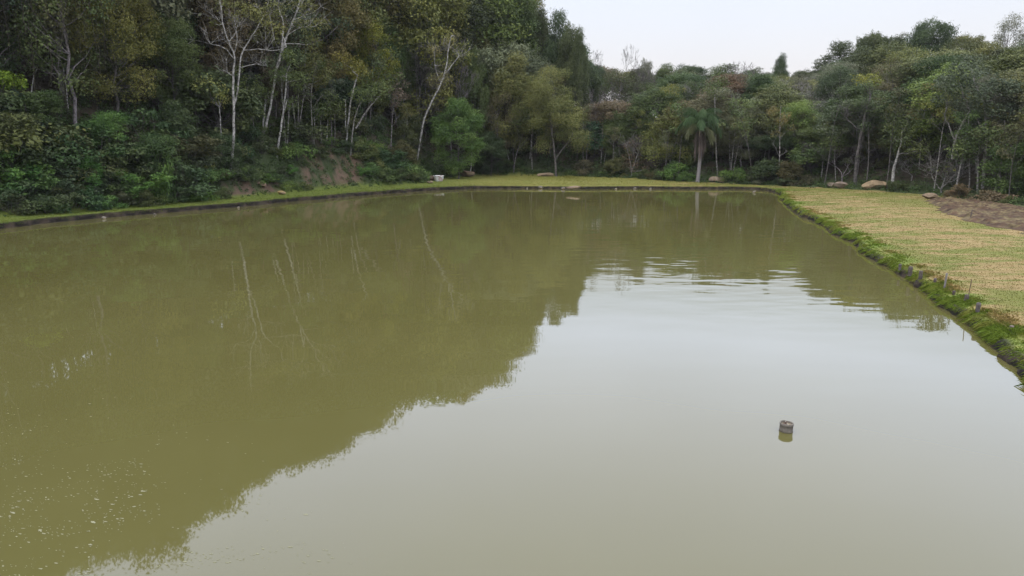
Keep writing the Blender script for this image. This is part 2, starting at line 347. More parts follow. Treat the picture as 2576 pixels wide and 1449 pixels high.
K['round'] = [broadleaf(11, 15, 4.4, .14, 74, vine=26), broadleaf(12, 14, 4.0, .10, 66, 330), broadleaf(13, 16, 4.6, .20, 78, vine=34), broadleaf(14, 13, 3.8, .08, 62, 330, size=.24)]
K['spreading'] = [broadleaf(21, 12, 4.8, .30, 60, 320, shape='flat', cr=(.8, 1.5)), broadleaf(22, 12, 4.2, .28, 54, 320, shape='flat', vine=16)]
K['tall'] = [broadleaf(31, 17, 3.0, .16, 62, 320, shape='column', vine=20), broadleaf(32, 16, 3.2, .22, 56, 320, shape='column')]
K['conical'] = [broadleaf(41, 13, 3.4, .2, 42, 340, shape='cone')]
K['feathery'] = [broadleaf(51, 13, 3.6, .10, 80, 420, size=.13, cr=(.7, 1.2), droop=2), broadleaf(52, 12, 3.2, .12, 66, 400, size=.14, cr=(.6, 1.1), droop=2, vine=20)]
K['thin'] = [broadleaf(61, 14, 3.4, .2, 44, 190, size=.18, cr=(.7, 1.3), vine=36), broadleaf(62, 13, 3.0, .18, 40, 190, size=.18, cr=(.7, 1.2), vine=26)]
K['understory'] = [broadleaf(65, 6.5, 2.5, .0, 40, 380, size=.20, cr=(.6, 1.0)), broadleaf(66, 7.5, 2.3, .02, 40, 380, size=.23, cr=(.6, 1.0), shape='cone'), broadleaf(67, 6, 2.6, .0, 36, 300, size=.30, cr=(.6, 1.0)), broadleaf(68, 8, 2.4, .05, 44, 360, size=.19, cr=(.5, .95), vine=14)]
K['bare'] = [bare(71, H=9.5, depth=7, r0=.15, stub=.30), bare(72, H=9, depth=7, r0=.13, stub=.26, ang=.42), bare(73, H=9, depth=7, r0=.14, stub=.30, leafy=40)]
def pole(seed, H=10, lean=.6, nb=7, nc=9, r=.075, bend=.25):
    rg = np.random.default_rng(seed); mb = MB(); n = 12; t = np.linspace(0, 1, n); a = rg.uniform(0, 6.28)
    P = np.stack([lean*t**1.4*math.cos(a)+bend*np.sin(t*4+seed)*t, lean*t**1.4*math.sin(a)+bend*.6*np.sin(t*5+1)*t, t*H-.4*(1-t)], 1); mb.tube(P, r*(1-.72*t), 7)
    cs, rr = [], []
    for i in range(nb):
        k = rg.uniform(.35, .97); p = np.array([np.interp(k, t, P[:, c]) for c in range(3)]); b = rg.uniform(0, 6.28); l = rg.uniform(.7, 2.2)*(1.2-k*.4); q = p+np.array([math.cos(b)*l*.7, math.sin(b)*l*.7, l*rg.uniform(.4, 1)])
        mb.tube(wob(p, q, 5, .07, rg), np.linspace(r*.35, .010, 5), 4, False)
        for _ in range(5):
            k2 = rg.uniform(.4, 1); p2 = p*(1-k2)+q*k2; mb.tube(np.array([p2, p2+rg.normal(0, .35, 3)+[0, 0, .3]]), [.012, .006], 3, False)
        if k > .5: cs.append(q+rg.normal(0, .2, 3)); rr.append(rg.uniform(.35, .75))
    for _ in range(nc): cs.append(P[-1]+np.array([rg.normal(0, 1.0), rg.normal(0, 1.0), rg.uniform(-H*.22, .5)])); rr.append(rg.uniform(.4, .85))
    V, F, v = leaves(cs, rr, 260, rg, size=.17)
    return dict(crown=mesh_np('crown', V, F, fa=v), trunk=mb.mesh('trunk', smooth_=True), vines=None, H=H+.9, W=2)
K['pole'] = [pole(91, 10), pole(92, 9, 1.4, 9, 7), pole(93, 11, .3, 6, 10, .09), pole(94, 8, .9, 10, 5, .06, .4), pole(95, 7, 2.0, 8, 6, .05)]
K['shrub'] = [shrub(81), shrub(82, 3.4, 2.1, 22, .22), shrub(83, 1.8, 1.6, 12, .17), shrub(84, 2.6, 1.9, 15, .36, 150, wid=.42), shrub(85, 4.6, 2.4, 30, .22)]
COL = {k_: tuple(q*g_ for q, g_ in zip(v_, (1.72, 1.64, 1.46))) for k_, v_ in dict(dark=(.040, .052, .022), deep=(.034, .053, .024), mid=(.052, .072, .026), olive=(.085, .092, .032), yellow=(.16, .16, .028), brown=(.076, .072, .040), bright=(.085, .15, .024), fresh=(.055, .095, .026), grey=(.075, .082, .058), blue=(.040, .070, .045), pale=(.15, .165, .055), rust=(.16, .11, .06)).items()}
WORD = dict(dark='dark green', deep='deep green', mid='mid-green', olive='olive green', yellow='yellow-green', brown='brownish green', bright='bright green', fresh='fresh green', grey='grey-green', blue='bluish green', pale='pale green', rust='dry rust-brown')
BARK = dict(grey=(.095, .084, .075), pale=(.23, .215, .19), brown=(.07, .055, .042), white=(.33, .315, .285), lilac=(.17, .148, .145))
TREES = []
def put(kind, i, x, y, z=None, scale=1., wide=1., col='mid', bark='grey', noun='tree', cat='tree', form=None, label=None, group=None, rz=None, nm=None):
    k = K[kind][i % len(K[kind])]
    if z is None: z = terr1(x, y)
    root = bpy.data.objects.new(nm or ('shrub' if kind == 'shrub' else 'bare_tree' if kind == 'bare' else 'broadleaf_tree'), None); S.collection.objects.link(root)
    root.empty_display_size = .5
    root.location = (x, y, z-.1); root.rotation_euler = (0, 0, rng.uniform(0, 6.28) if rz is None else rz); root.scale = (scale*wide, scale*wide, scale)
    cc = COL[col]; jit = rng.uniform(.85, 1.18, 3)*rng.uniform(.85, 1.15)
    leafc = tuple(np.array(cc)*(jit if not label else 1))
    names = ('foliage', 'stems') if kind == 'shrub' else ('crown', 'trunk')
    if k['crown']: link(names[0], k['crown'], M['leaf'], root, color=leafc)
    link(names[1], k['trunk'], M['bark'], root, color=BARK[bark])
    if k['vines']: link('vines', k['vines'], M['leaf'], root, color=np.array((.085, .068, .048))*rng.uniform(.7, 1.2))
    top = z+k['H']*scale; px, py = pix(x, y, z+k['H']*scale*.72)
    TREES.append(dict(o=root, px=px, py=py, ty=pix(x, y, top)[1], by=pix(x, y, z)[1], x=x, y=y, kind=kind, col=col, label=label, group=group, cat=cat, form=form, D=math.hypot(x, y)))
    return root
def put_px(kind, i, px, pytop, D, wpx=None, **kw):      # top of the tree at this pixel, at horizontal distance D
    t = AT(px, pytop, D); z = terr1(t[0], t[1]); k = K[kind][i % len(K[kind])]; H = t[2]-z
    sc = H/k['H']; wd = 1.
    if wpx: wd = (wpx/2/FPX*math.hypot(D, 0))/(k['W']*sc)
    return put(kind, i, t[0], t[1], z, sc, wd, **kw)
# ------------------------------------------------------------------ ground: one sheet in rings round the pond
def build_ground():
    T = np.array([-6, -3, -1.2, -.5, -.2, -.06, .0, .03, .06, .12, .2, .32, .5, .75, 1.05, 1.4, 1.8, 2.2, 2.6, 3, 3.4, 3.8, 4.2, 4.6, 5, 5.5, 6, 6.5, 7, 7.6, 8.2, 9, 10, 11, 12, 13, 14, 15, 16.5, 18, 20, 22, 24, 27, 30, 34, 38, 43, 50, 58, 70, 90, 120, 160])
    Zs = {-6: -2, -3: -1.4, -1.2: -.7, -.5: -.35, -.2: -.18, -.06: -.06, .0: .05, .03: .16, .06: .24, .12: .30, .2: .34, .32: .37, .5: .385}
    n = len(shore); ii = np.arange(n); s = ii*.1
    # ragged edge, bites and slumps
    j = (fbm(s*1.3, s*0, 5, 4)-.5)*.45+(fbm(s*.25, s*0+3, 6, 3)-.5)*.8
    V = []; COLS = []
    for t in T:
        tt = t+j*math.exp(-max(t, 0)/1.5)*(1 if t > -1 else .5)
        if -.1 < t < .35: tt = tt+(fbm(s*3.3, s*0+t*14, 8, 4)-.5)*.20*(1 if t < .15 else .5)
        P = shore+NRM*tt[:, None]; x, y = P[:, 0], P[:, 1]
        az = np.degrees(np.arctan2(x, y)); low = 1-.25*smooth(az, -6, 2)*(1-smooth(az, 19, 22))-.22*smooth(az, 22, 26)
        if t in Zs:
            z = np.full(n, Zs[t])*low
            if t >= 0: z = z+(fbm(s*3.2, s*0+t*9, 12, 4)-.5)*.08
        else: z = terrain(x, y)
        dist, insf = seg_dist(P, FOOT); u = np.where(insf, 0, dist); 
        z = z*(1 if t in Zs else 1)
        c = turf(x, y, np.full(n, max(t, 0)))
        mud = mix(C(.010, .008, .006), C(.042, .031, .021), smooth(fbm(s*2.6, s*0+t*12, 77), .38, .72))
        if t <= .2: c = mix(mud, c, np.full(n, float(smooth(np.array([t]), .1, .26)[0]))*fbm(s*2, s*0+1, 71))
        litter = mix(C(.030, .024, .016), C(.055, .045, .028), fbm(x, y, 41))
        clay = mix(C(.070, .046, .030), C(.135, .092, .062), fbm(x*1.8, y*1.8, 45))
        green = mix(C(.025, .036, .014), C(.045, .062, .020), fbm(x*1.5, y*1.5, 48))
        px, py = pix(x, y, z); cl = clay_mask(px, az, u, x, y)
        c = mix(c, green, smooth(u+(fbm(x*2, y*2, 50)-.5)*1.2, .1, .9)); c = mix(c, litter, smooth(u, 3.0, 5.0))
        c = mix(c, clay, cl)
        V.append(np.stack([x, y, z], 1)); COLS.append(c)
    m = len(T); V = np.vstack(V); CC = np.vstack(COLS); r = np.arange(m-1)[:, None]*n; k = ii[None]; k2 = (k+1) % n
    F = np.stack([r+k, r+n+k, r+n+k2, r+k2], -1).reshape(-1, 4)
    # pond bed
    c0 = len(V); V = np.vstack([V, [[0, 30, -2.2]]]); CC = np.vstack([CC, [[.06, .05, .03]]])
    Tt = np.stack([ii, (ii+1) % n, np.full(n, c0)], 1)
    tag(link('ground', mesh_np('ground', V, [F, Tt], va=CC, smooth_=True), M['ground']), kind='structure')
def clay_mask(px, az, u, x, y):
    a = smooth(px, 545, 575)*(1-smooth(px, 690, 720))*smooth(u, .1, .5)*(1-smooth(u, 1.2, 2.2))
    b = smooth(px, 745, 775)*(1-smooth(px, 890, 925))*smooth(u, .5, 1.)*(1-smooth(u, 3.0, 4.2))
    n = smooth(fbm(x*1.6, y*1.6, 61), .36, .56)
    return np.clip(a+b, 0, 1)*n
build_ground()
wv = np.array([(-70, -60, 0), (80, -60, 0), (80, 110, 0), (-70, 110, 0)], float)
P0 = np.array([G(1000, 700)[0], 0, 0])
hull = np.vstack([[0, 30]]+[shore[::4]+NRM[::4]*1.6]); hv = np.concatenate([hull, np.zeros((len(hull), 1))], 1); nh = len(hull)-1
tag(link('pond_water', mesh_np('pond_water', hv, np.array([(0, 1+(i+1) % nh, 1+i) for i in range(nh)])), M['water']), kind='structure')
# ------------------------------------------------------------------ grass
def blades(name, P, L, W, cols, rg, lean=.5, out=None):
    n = len(P); a = rg.uniform(0, 6.28, n); d = np.stack([np.cos(a), np.sin(a), np.zeros(n)], 1); s = np.stack([-d[:, 1], d[:, 0], np.zeros(n)], 1)
    ln = d*(lean*rg.random(n))[:, None]
    if out is not None: ln = ln+out
    tip = P+(ln+np.array([0, 0, .8]))*L[:, None]*np.array([1, 1, .8]); mid = P+(ln*.3+np.array([0, 0, .6]))*L[:, None]
    V = np.stack([P-s*W[:, None], P+s*W[:, None], mid+s*W[:, None]*.7, tip, mid-s*W[:, None]*.7], 1).reshape(-1, 3)
    F = np.arange(n*5).reshape(-1, 5); return mesh_np(name, V, F, va=np.repeat(cols, 5, 0))
def grass_at(idx, t, rg):
    P = shore[idx]+NRM[idx]*t[:, None]; x, y = P[:, 0], P[:, 1]; s = idx*.1
    j = (fbm(s*1.3, s*0, 5, 4)-.5)*.45+(fbm(s*.25, s*0+3, 6, 3)-.5)*.8
    P2 = shore[idx]+NRM[idx]*(t+j*np.exp(-t/1.5))[:, None]; x, y = P2[:, 0], P2[:, 1]
    az = np.degrees(np.arctan2(x, y)); low = 1-.25*smooth(az, -6, 2)*(1-smooth(az, 19, 22))-.22*smooth(az, 22, 26)
    z = np.where(t < .5, np.interp(t, [0, .03, .06, .12, .2, .32, .5], [.05, .16, .24, .30, .34, .37, .385])*low, terrain(x, y)); return x, y, z, az
def in_tilled(x, y):
    d, i = seg_dist(np.stack([x, y], 1), TILL); return i
TILL = np.array([G(px, py, .5)[:2] for px, py in [(2345, 499), (2420, 504), (2500, 513), (2576, 524), (2760, 545), (2760, 620), (2576, 584), (2500, 571), (2430, 556), (2385, 538), (2362, 520), (2338, 508)]])
def make_grass():
    rg = np.random.default_rng(3); D = np.hypot(shore[:, 0], shore[:, 1]); az = np.degrees(np.arctan2(shore[:, 0], shore[:, 1]))
    vis = (az > -40) & (az < 60) & (D > 12)
    # lawn
    N_ = 300000; wgt = vis*(1/D**1.3); idx = rg.choice(len(shore), N_, p=wgt/wgt.sum()); t = rg.random(N_)**1.4*24+.1
    x, y, z, az = grass_at(idx, t, rg); d, insf = seg_dist(np.stack([x, y], 1), FOOT); ok = insf & ~in_tilled(x, y)
    x, y, z, t, az = (q[ok] for q in (x, y, z, t, az)); n = len(x); dd = np.hypot(x, y)
    L = rg.uniform(.02, .055, n)*(.8+dd/90); c = turf(x, y, t)*rg.uniform(.9, 1.25, n)[:, None]
    tag(link('lawn_grass', blades('lawn_grass', np.stack([x, y, z-.01], 1), L, .003+dd*.00012, c, rg, 1.1), M['grass']), 'short mown grass, straw yellow on the right bank and green on the left', 'grass', kind='stuff')
    # fringe hanging over the bank
    N_ = 120000; wgt = vis*(1/D**1.2)*(1+1.5*(az[0]*0+np.degrees(np.arctan2(shore[:, 0], shore[:, 1])) > 20)); idx = rg.choice(len(shore), N_, p=wgt/wgt.sum()); t = .03+np.abs(rg.normal(0, .42, N_))
    x, y, z, az = grass_at(idx, t, rg); tuft = smooth(fbm(x*1.3, y*1.3, 91), .38, .62); lush = smooth(az, 19, 21)
    keep = rg.random(N_) < (.18+.82*tuft)*(.85+.15*lush)*np.where(t > .5, tuft, 1); x, y, z, t, az, tuft, lush, idx = (q[keep] for q in (x, y, z, t, az, tuft, lush, idx)); n = len(x); dd = np.hypot(x, y)
    L = rg.uniform(.03, .07, n)*(1+.8*lush*tuft); c = turf(x, y, t)*rg.uniform(.95, 1.65, n)[:, None]*np.array([[1., 1.04, .9]])
    hang = (t < .38)*rg.uniform(0, 1.25, n); fr = np.concatenate([-NRM[idx]*(1.3*hang)[:, None], (-1.7*hang)[:, None]], 1); L = L*(1+.6*hang)
    tag(link('bank_grass', blades('bank_grass', np.stack([x, y, z-.01], 1), L, .0035+dd*.00014, c, rg, .9, fr), M['grass']), 'longer tufted grass hanging over the muddy edge of the pond', 'grass', kind='stuff')
make_grass()
# weeds and low leafy cover on the slope at the forest foot
def make_cover():
    rg = np.random.default_rng(5); P = resample(FOOT[2:21], .05, False); n = 9000; idx = rg.integers(0, len(P)-1, n); u = rg.uniform(-.4, 9, n)
    d = np.gradient(P, axis=0); nn = np.stack([-d[:, 1], d[:, 0]], 1); nn /= np.linalg.norm(nn, axis=1)[:, None]
    Q = P[idx]+nn[idx]*u[:, None]; x, y = Q[:, 0], Q[:, 1]; z = terrain(x, y); az = np.degrees(np.arctan2(x, y)); px, py = pix(x, y, z)
    cl = clay_mask(px, az, np.maximum(u, 0), x, y); right = smooth(az, 5, 12)
    ok = (rg.random(n) > cl*.62) & (rg.random(n) < (1-.6*right)) & ((u > .2) | (rg.random(n) < .3))
    x, y, z, u = (q[ok] for q in (x, y, z, u)); r = rg.uniform(.12, .42, len(x))*np.interp(u, [-.4, .3, 2], [.3, .6, 1])
    V, F, v = leaves(np.stack([x, y, z+r*.5], 1), r, 300, rg, size=.15, flat=1.0, bias=.8)
    tag(link('undergrowth', mesh_np('undergrowth', V, F, fa=v), M['leaf'], color=(.055, .088, .026)), 'low leafy weeds covering the slope at the foot of the forest', 'undergrowth', kind='stuff')
make_cover()
# tilled soil
def make_till():
    lo, hi = TILL.min(0), TILL.max(0); nx = 260; X, Y = np.meshgrid(np.linspace(lo[0]-1, hi[0]+1, nx), np.linspace(lo[1]-1, hi[1]+1, nx)); x, y = X.ravel(), Y.ravel()
    d, i = seg_dist(np.stack([x, y], 1), TILL); sd_ = np.where(i, d, -d)+(fbm(x*.8, y*.8, 21)-.5)*1.6
    z = terrain(x, y)+np.where(sd_ > 0, .015+smooth(sd_, 0, .8)*(.03+.22*fbm(x*1.4, y*1.4, 22, 5)**2+.22*fbm(x*3.1, y*3.1, 24, 4)**2+.12*fbm(x*7, y*7, 26, 3)), -.15)
    k = (np.arange(nx-1)[:, None]*nx+np.arange(nx-1)[None]).ravel(); F = np.stack([k, k+1, k+nx+1, k+nx], 1)
    tag(link('tilled_soil', mesh_np('tilled_soil', np.stack([x, y, z], 1), F[(sd_[F] > -.4).any(1)]), M['soil']), kind='structure')
make_till()
# ------------------------------------------------------------------ hero trees, traced stems and leaf clumps with their own depth
def hero(name, label, base, stems, clumps, col='mid', bark='white', back=0., dens=300, size=.19, cat='tree', spread=1.2, seed=1, droop=0, twigs=0, crown='crown', limbs_=True):
    """base px; stems: [([(px,py,rpx)...], depth)]; clumps: [(px,py,rpx)]"""
    rg = np.random.default_rng(seed); x, y, z, D = hitD(*base); D += back; B = AT(base[0], base[1], D); B[2] = terr1(B[0], B[1])
    root = link(name, None, loc=B); root.empty_display_size = .5; s = D/FPX; mb = MB(); tips = []
    for k, (st, dep) in enumerate(stems):
        P = [AT(px, py, D+dep*i/max(1, len(st)-1))-B for i, (px, py, r) in enumerate(st)]
        if k == 0: P[0][2] = min(P[0][2], 0)-.3
        P = np.array(P); rr = np.array([q[2]*s*.58 for q in st]); t = np.linspace(0, len(P)-1, len(P)*4-3)
        Pi = np.stack([np.interp(t, np.arange(len(P)), P[:, c]) for c in range(3)], 1)
        for _ in range(2): Pi[1:-1] = (Pi[:-2]+Pi[1:-1]*2+Pi[2:])/4
        Pi[1:-1] += rg.normal(0, .02, Pi[1:-1].shape); mb.tube(Pi, np.interp(t, np.arange(len(P)), rr), 7)
        tips.append(Pi)
        for _ in range(twigs):
            i = rg.integers(len(Pi)//2, len(Pi)); p = Pi[i]
            for _b in range(3):
                q = p+np.array([rg.normal(0, .9), rg.normal(0, .6), rg.uniform(.2, 1.5)]); mb.tube(wob(p, q, 4, .06, rg), np.linspace(.02, .009, 4), 3, False)
                for _c in range(4): mb.tube(np.array([p*.4+q*.6, q*.7+p*.3+rg.normal(0, .5, 3)+[0, 0, .4]]), [.010, .007], 3, False)
    cs, rr = [], []; allp = np.vstack(tips) if tips else np.zeros((1, 3))
    for px, py, r in clumps:
        c = AT(px, py, D+rg.uniform(-spread, spread))-B; n = max(1, int((r/18)**1.3)); rm = r*s
        for _ in range(n):
            o = rg.normal(0, .42, 3)*rm if n > 1 else 0; cs.append(c+o); rr.append(rm*(1 if n == 1 else rg.uniform(.42, .62)))
        if limbs_ and tips:
            d = np.linalg.norm(allp-c, axis=1)+np.where(allp[:, 2] > c[2], 3, 0); b = allp[np.argmin(d)]; mb.tube(wob(b, c, 5, .08, rg), np.linspace(.05, .015, 5), 4, False)
    px, py = (clumps[0][:2] if clumps else stems[0][0][-1][:2])
    if cs:
        V, F, v = leaves(cs, rr, dens, rg, size=size, droop=droop); link(crown, mesh_np(crown, V, F, fa=v), M['leaf'], root, color=COL[col] if isinstance(col, str) else col)
    if mb.V: link('trunk', mb.mesh('trunk', smooth_=True), M['bark'], root, color=BARK[bark])
    tag(root, label, cat); return root
hero('pale_trunk_tree', 'tall forked white-trunked tree with thin crown at the left forest edge', (577, 434),
     [([(577, 434, 7), (584, 400, 5.5), (589, 330, 5), (588, 270, 4.5), (586, 200, 4), (592, 140, 3.2), (575, 105, 2.6), (560, 60, 2), (556, 15, 1.6)], -1.5),
      ([(589, 262, 3.5), (600, 225, 3.2), (603, 160, 3), (612, 125, 2.6), (640, 80, 2.2), (664, 40, 1.8)], 1),
      ([(586, 145, 2.3), (565, 118, 1.8), (530, 110, 1.2)], -1), ([(610, 128, 2), (650, 122, 1.7), (690, 128, 1.3), (720, 118, 1)], -1),
      ([(590, 130, 2), (598, 100, 1.6), (592, 60, 1.3)], 0), ([(604, 170, 1.6), (640, 160, 1.3), (668, 165, 1)], 0), ([(586, 190, 1.6), (560, 175, 1.2)], 0), ([(575, 105, 1.6), (590, 88, 1.2), (600, 60, 1)], 0), ([(560, 60, 1.6), (540, 40, 1.2)], 0)],
     [(560, 10, 22), (650, 40, 28), (690, 20, 26), (630, 30, 24), (600, 20, 22), (675, 62, 22), (590, 50, 16), (645, 90, 18), (540, 60, 14), (705, 75, 18)], 'olive', 'white', dens=240, twigs=2, seed=2)
hero('pale_trunk_tree', 'tall bare-topped tree of leaning pale trunks rising out of the top of the picture', (655, 360),
     [([(655, 362, 5.5), (668, 320, 5), (680, 270, 4.6), (690, 210, 4.2), (700, 150, 3.6), (722, 90, 3.2), (738, 50, 2.8), (760, -10, 2.4)], 1),
      ([(694, 185, 3.6), (708, 130, 3), (715, 60, 2.8), (700, 20, 2.2), (702, -10, 2)], -1), ([(700, 160, 3), (716, 110, 2.6), (735, 55, 2.4), (750, 20, 2), (775, -15, 1.6)], 1.5),
      ([(722, 90, 1.8), (750, 68, 1.4), (790, 66, 1)], -.6), ([(738, 50, 1.6), (765, 38, 1.2), (792, 30, .9)], 0), ([(690, 100, 1.8), (683, 60, 1.6), (672, 10, 1.4)], 0)],
     [(790, 110, 22), (775, 20, 22), (735, 10, 20), (760, 60, 22), (700, 40, 18), (800, 60, 24), (690, 100, 16)], 'olive', 'white', dens=240, twigs=3, seed=3)
hero('pale_trunk_tree', 'slim whitish trunk with pale bands just right of the two leaning trunks', (694, 405),
     [([(694, 407, 4.2), (702, 350, 4), (710, 300, 3.5), (718, 235, 3), (722, 180, 2.4)], .5), ([(712, 290, 2), (722, 250, 1.6)], 0)],
     [(722, 165, 34), (700, 190, 26), (750, 200, 28), (735, 140, 28)], 'mid', 'white', back=.5, seed=4)
hero('pale_trunk_tree', 'cluster of three thin pale stems under a drooping olive crown', (745, 372),
     [([(745, 372, 2.8), (742, 310, 2.6), (736, 240, 2.2)], 0), ([(745, 340, 2.6), (752, 290, 2.4), (750, 235, 2)], 0), ([(750, 330, 2.4), (762, 260, 2.2), (765, 225, 2)], 0)],
     [(760, 170, 40), (800, 150, 42), (780, 210, 36), (740, 200, 30), (820, 190, 34), (770, 120, 34)], 'olive', 'pale', back=1.5, seed=5)
hero('pale_trunk_tree', 'slender banded pale trunk standing above the right end of the clay cut', (869, 382),
     [([(869, 384, 4), (873, 330, 3.8), (880, 270, 3.4), (890, 220, 3), (900, 190, 2.4)], 0), ([(868, 330, 2.4), (870, 280, 2.2), (868, 250, 1.8)], .6)],
     [(885, 165, 30), (860, 150, 24), (905, 180, 26)], (.17, .155, .03), 'white', back=.5, seed=6)
hero('pale_trunk_tree', 'thin pale stem immediately right of the slender banded trunk', (881, 392),
     [([(881, 394, 2.6), (886, 340, 2.4), (893, 290, 2.1), (905, 262, 1.8)], 0), ([(895, 322, 4), (915, 290, 3.4), (935, 262, 2.8), (955, 240, 2)], .8)],
     [(930, 235, 30), (960, 225, 26), (905, 240, 24)], 'mid', 'pale', seed=7)
hero('yellow_green_tree', 'tall yellow-green crown hanging above the right end of the clay cut', (935, 350),
     [([(935, 352, 4), (930, 280, 3.6), (938, 200, 3), (945, 120, 2.4)], 0)],
     [(930, 60, 26), (915, 90, 26), (950, 105, 34), (965, 140, 30), (925, 135, 34), (945, 175, 34), (975, 190, 28), (900, 165, 24), (985, 165, 22), (915, 200, 26), (958, 215, 26), (885, 185, 22), (940, 80, 26)], (.16, .17, .026), 'grey', back=2.5, dens=420, size=.17, seed=8)
hero('leaning_tree', 'leaning pale trunk with thin yellowish crown left of the white tank', (1050, 402),
     [([(1048, 404, 4), (1058, 350, 4), (1066, 300, 4), (1086, 255, 3.6), (1108, 215, 3.2), (1122, 175, 2.6), (1128, 120, 2.2), (1135, 90, 1.6)], -1), ([(1120, 185, 2.4), (1140, 160, 2), (1155, 140, 1.4)], 0), ([(1110, 210, 1.8), (1095, 175, 1.4), (1092, 130, 1.2)], 0)],
     [(1095, 130, 18), (1085, 120, 12), (1105, 205, 26), (1085, 200, 18), (1130, 110, 20), (1120, 195, 18), (1112, 165, 14), (1145, 90, 16)], (.20, .185, .065), 'white', dens=190, size=.17, twigs=3, seed=9)
hero('pale_trunk_tree', 'thin whitish stem at forest edge left of the tall forked white tree', (557, 412), [([(557, 414, 3), (556, 370, 2.8), (556, 320, 2.2), (552, 270, 1.8)], 0)], [(545, 230, 32), (520, 215, 28), (500, 215, 20), (560, 250, 24)], 'pale', 'white', dens=260, seed=10)
for i, (bx, by, tx, ty, r, l) in enumerate([(787, 372, 792, 300, 1.6, 'thin pale sapling stem right of the three-stemmed cluster'), (806, 368, 806, 300, 1.8, 'second thin sapling stem right of the three-stemmed cluster'), (820, 366, 824, 270, 1.8, 'third thin sapling stem, between the cluster and the banded trunk'),
        (840, 372, 842, 290, 1.5, 'thin sapling stem just left of the banded trunk above the clay'), (655, 352, 668, 258, 3.2, 'short pale trunk hugging the left of the leaning pair'), (500, 340, 480, 230, 1.2, 'thin grey stem in the dark gap left of the white trunks'),
        (172, 300, 160, 170, 1.6, 'thin pale stem in the dark shade near the left margin'), (70, 300, 85, 190, 2.2, 'pale trunk in shade above the leftmost bush'), (720, 385, 726, 280, 1.8, 'dim thin stem between the banded trunk and three-stem cluster'),
        (1255, 400, 1245, 250, 2.2, 'thin grey vine-hung stem right of the boulder by the hedge'), (1284, 415, 1262, 340, 1.8, 'pale curving vine stem hanging before the dark trees'), (1332, 405, 1338, 300, 1.6, 'thin stem left of the feathery willow-like tree'), (1181, 440, 1187, 380, 2.4, 'pale short trunk beside the flat boulder')]):
    hero('sapling', l, (bx, by), [([(bx, by, r*1.25), ((bx+tx)/2+2, (by+ty)/2, r*1.1), (tx, ty, r*.8)], .3)], [(tx, ty-12, 22), (tx+12, ty-26, 18)], 'mid', 'white' if r > 1.5 else 'pale', back=.3, seed=20+i, dens=220)
hero('feathery_tree', 'feathery light olive-green willow-like tree standing tallest at the back of the lawn', (1400, 440),
     [([(1400, 442, 5), (1395, 380, 4.5), (1385, 300, 4), (1375, 220, 3)], 0), ([(1398, 400, 3), (1440, 340, 2.4)], 0)],
     [(1350, 240, 40), (1380, 280, 44), (1350, 300, 40), (1420, 310, 42), (1390, 335, 36), (1450, 350, 30), (1375, 215, 38), (1350, 195, 42), (1375, 185, 38), (1325, 225, 40), (1365, 230, 50), (1400, 250, 48), (1345, 270, 48), (1390, 300, 50), (1425, 280, 42), (1330, 310, 38), (1440, 320, 42), (1410, 340, 40), (1460, 345, 28), (1370, 340, 35), (1395, 215, 38), (1420, 235, 28)], (.15, .16, .050), 'grey', back=-1.5, dens=620, size=.13, droop=2, seed=40, spread=2.2)
hero('layered_tree', 'fresh green tree in flat leafy layers on a thin pale stem', (1512, 418),
     [([(1510, 425, 2.4), (1514, 380, 2.4), (1516, 330, 2), (1516, 300, 1.4)], 0)],
     [(1512, 305, 24), (1490, 318, 20), (1538, 318, 20), (1505, 335, 24), (1535, 342, 22), (1482, 345, 18), (1490, 368, 16), (1520, 358, 18), (1555, 330, 14)], (.06, .115, .058), 'pale', back=1, dens=380, size=.24, seed=41, spread=1.6)
hero('dry_shrub', 'rust-brown dry shrub at the lawn edge below the palms', (1590, 440), [([(1590, 442, 2.5), (1585, 400, 2), (1575, 365, 1.5)], 0), ([(1590, 430, 2.5), (1605, 385, 2), (1615, 360, 1.2)], 0)],
     [(1575, 370, 14), (1590, 360, 12), (1605, 375, 14), (1580, 395, 18), (1610, 400, 18), (1595, 420, 18), (1572, 415, 14), (1625, 425, 12)], (.16, .115, .065), 'pale', dens=200, size=.15, twigs=5, cat='shrub', seed=42)
hero('yellow_green_tree', 'domed yellowish-green tree immediately left of the tall palm', (1680, 446), [([(1690, 448, 4), (1686, 400, 3.6), (1672, 350, 3)], 0), ([(1686, 400, 2.4), (1705, 340, 2)], 0)],
     [(1690, 300, 30), (1660, 320, 30), (1715, 315, 28), (1640, 350, 30), (1675, 350, 36), (1710, 350, 30), (1650, 385, 30), (1690, 390, 32), (1725, 385, 24), (1628, 375, 22), (1705, 285, 18)], (.15, .16, .045), 'pale', back=1.0, dens=520, seed=43, spread=1.8)
hero('broad_tree', 'big grey-green tree with wide crown and pale forking trunk near the right margin', (2470, 480),
     [([(2470, 490, 6), (2476, 420, 5), (2482, 340, 4.2), (2478, 260, 3.6)], 0), ([(2395, 400, 4), (2402, 350, 3.6), (2420, 310, 3), (2440, 280, 2.4)], -.5), ([(2402, 352, 2.6), (2388, 318, 2.2), (2376, 290, 1.6)], 0), ([(2478, 330, 3), (2450, 290, 2.4)], 0)],
     [(2450, 190, 40), (2410, 200, 34), (2480, 205, 40), (2390, 235, 32), (2430, 240, 40), (2475, 250, 40), (2515, 240, 36), (2460, 290, 34), (2500, 290, 34), (2420, 285, 24), (2530, 285, 26), (2440, 160, 28), (2540, 220, 24), (2380, 205, 22)], (.066, .084, .044), 'pale', back=1, dens=380, size=.2, seed=44, spread=2.5)
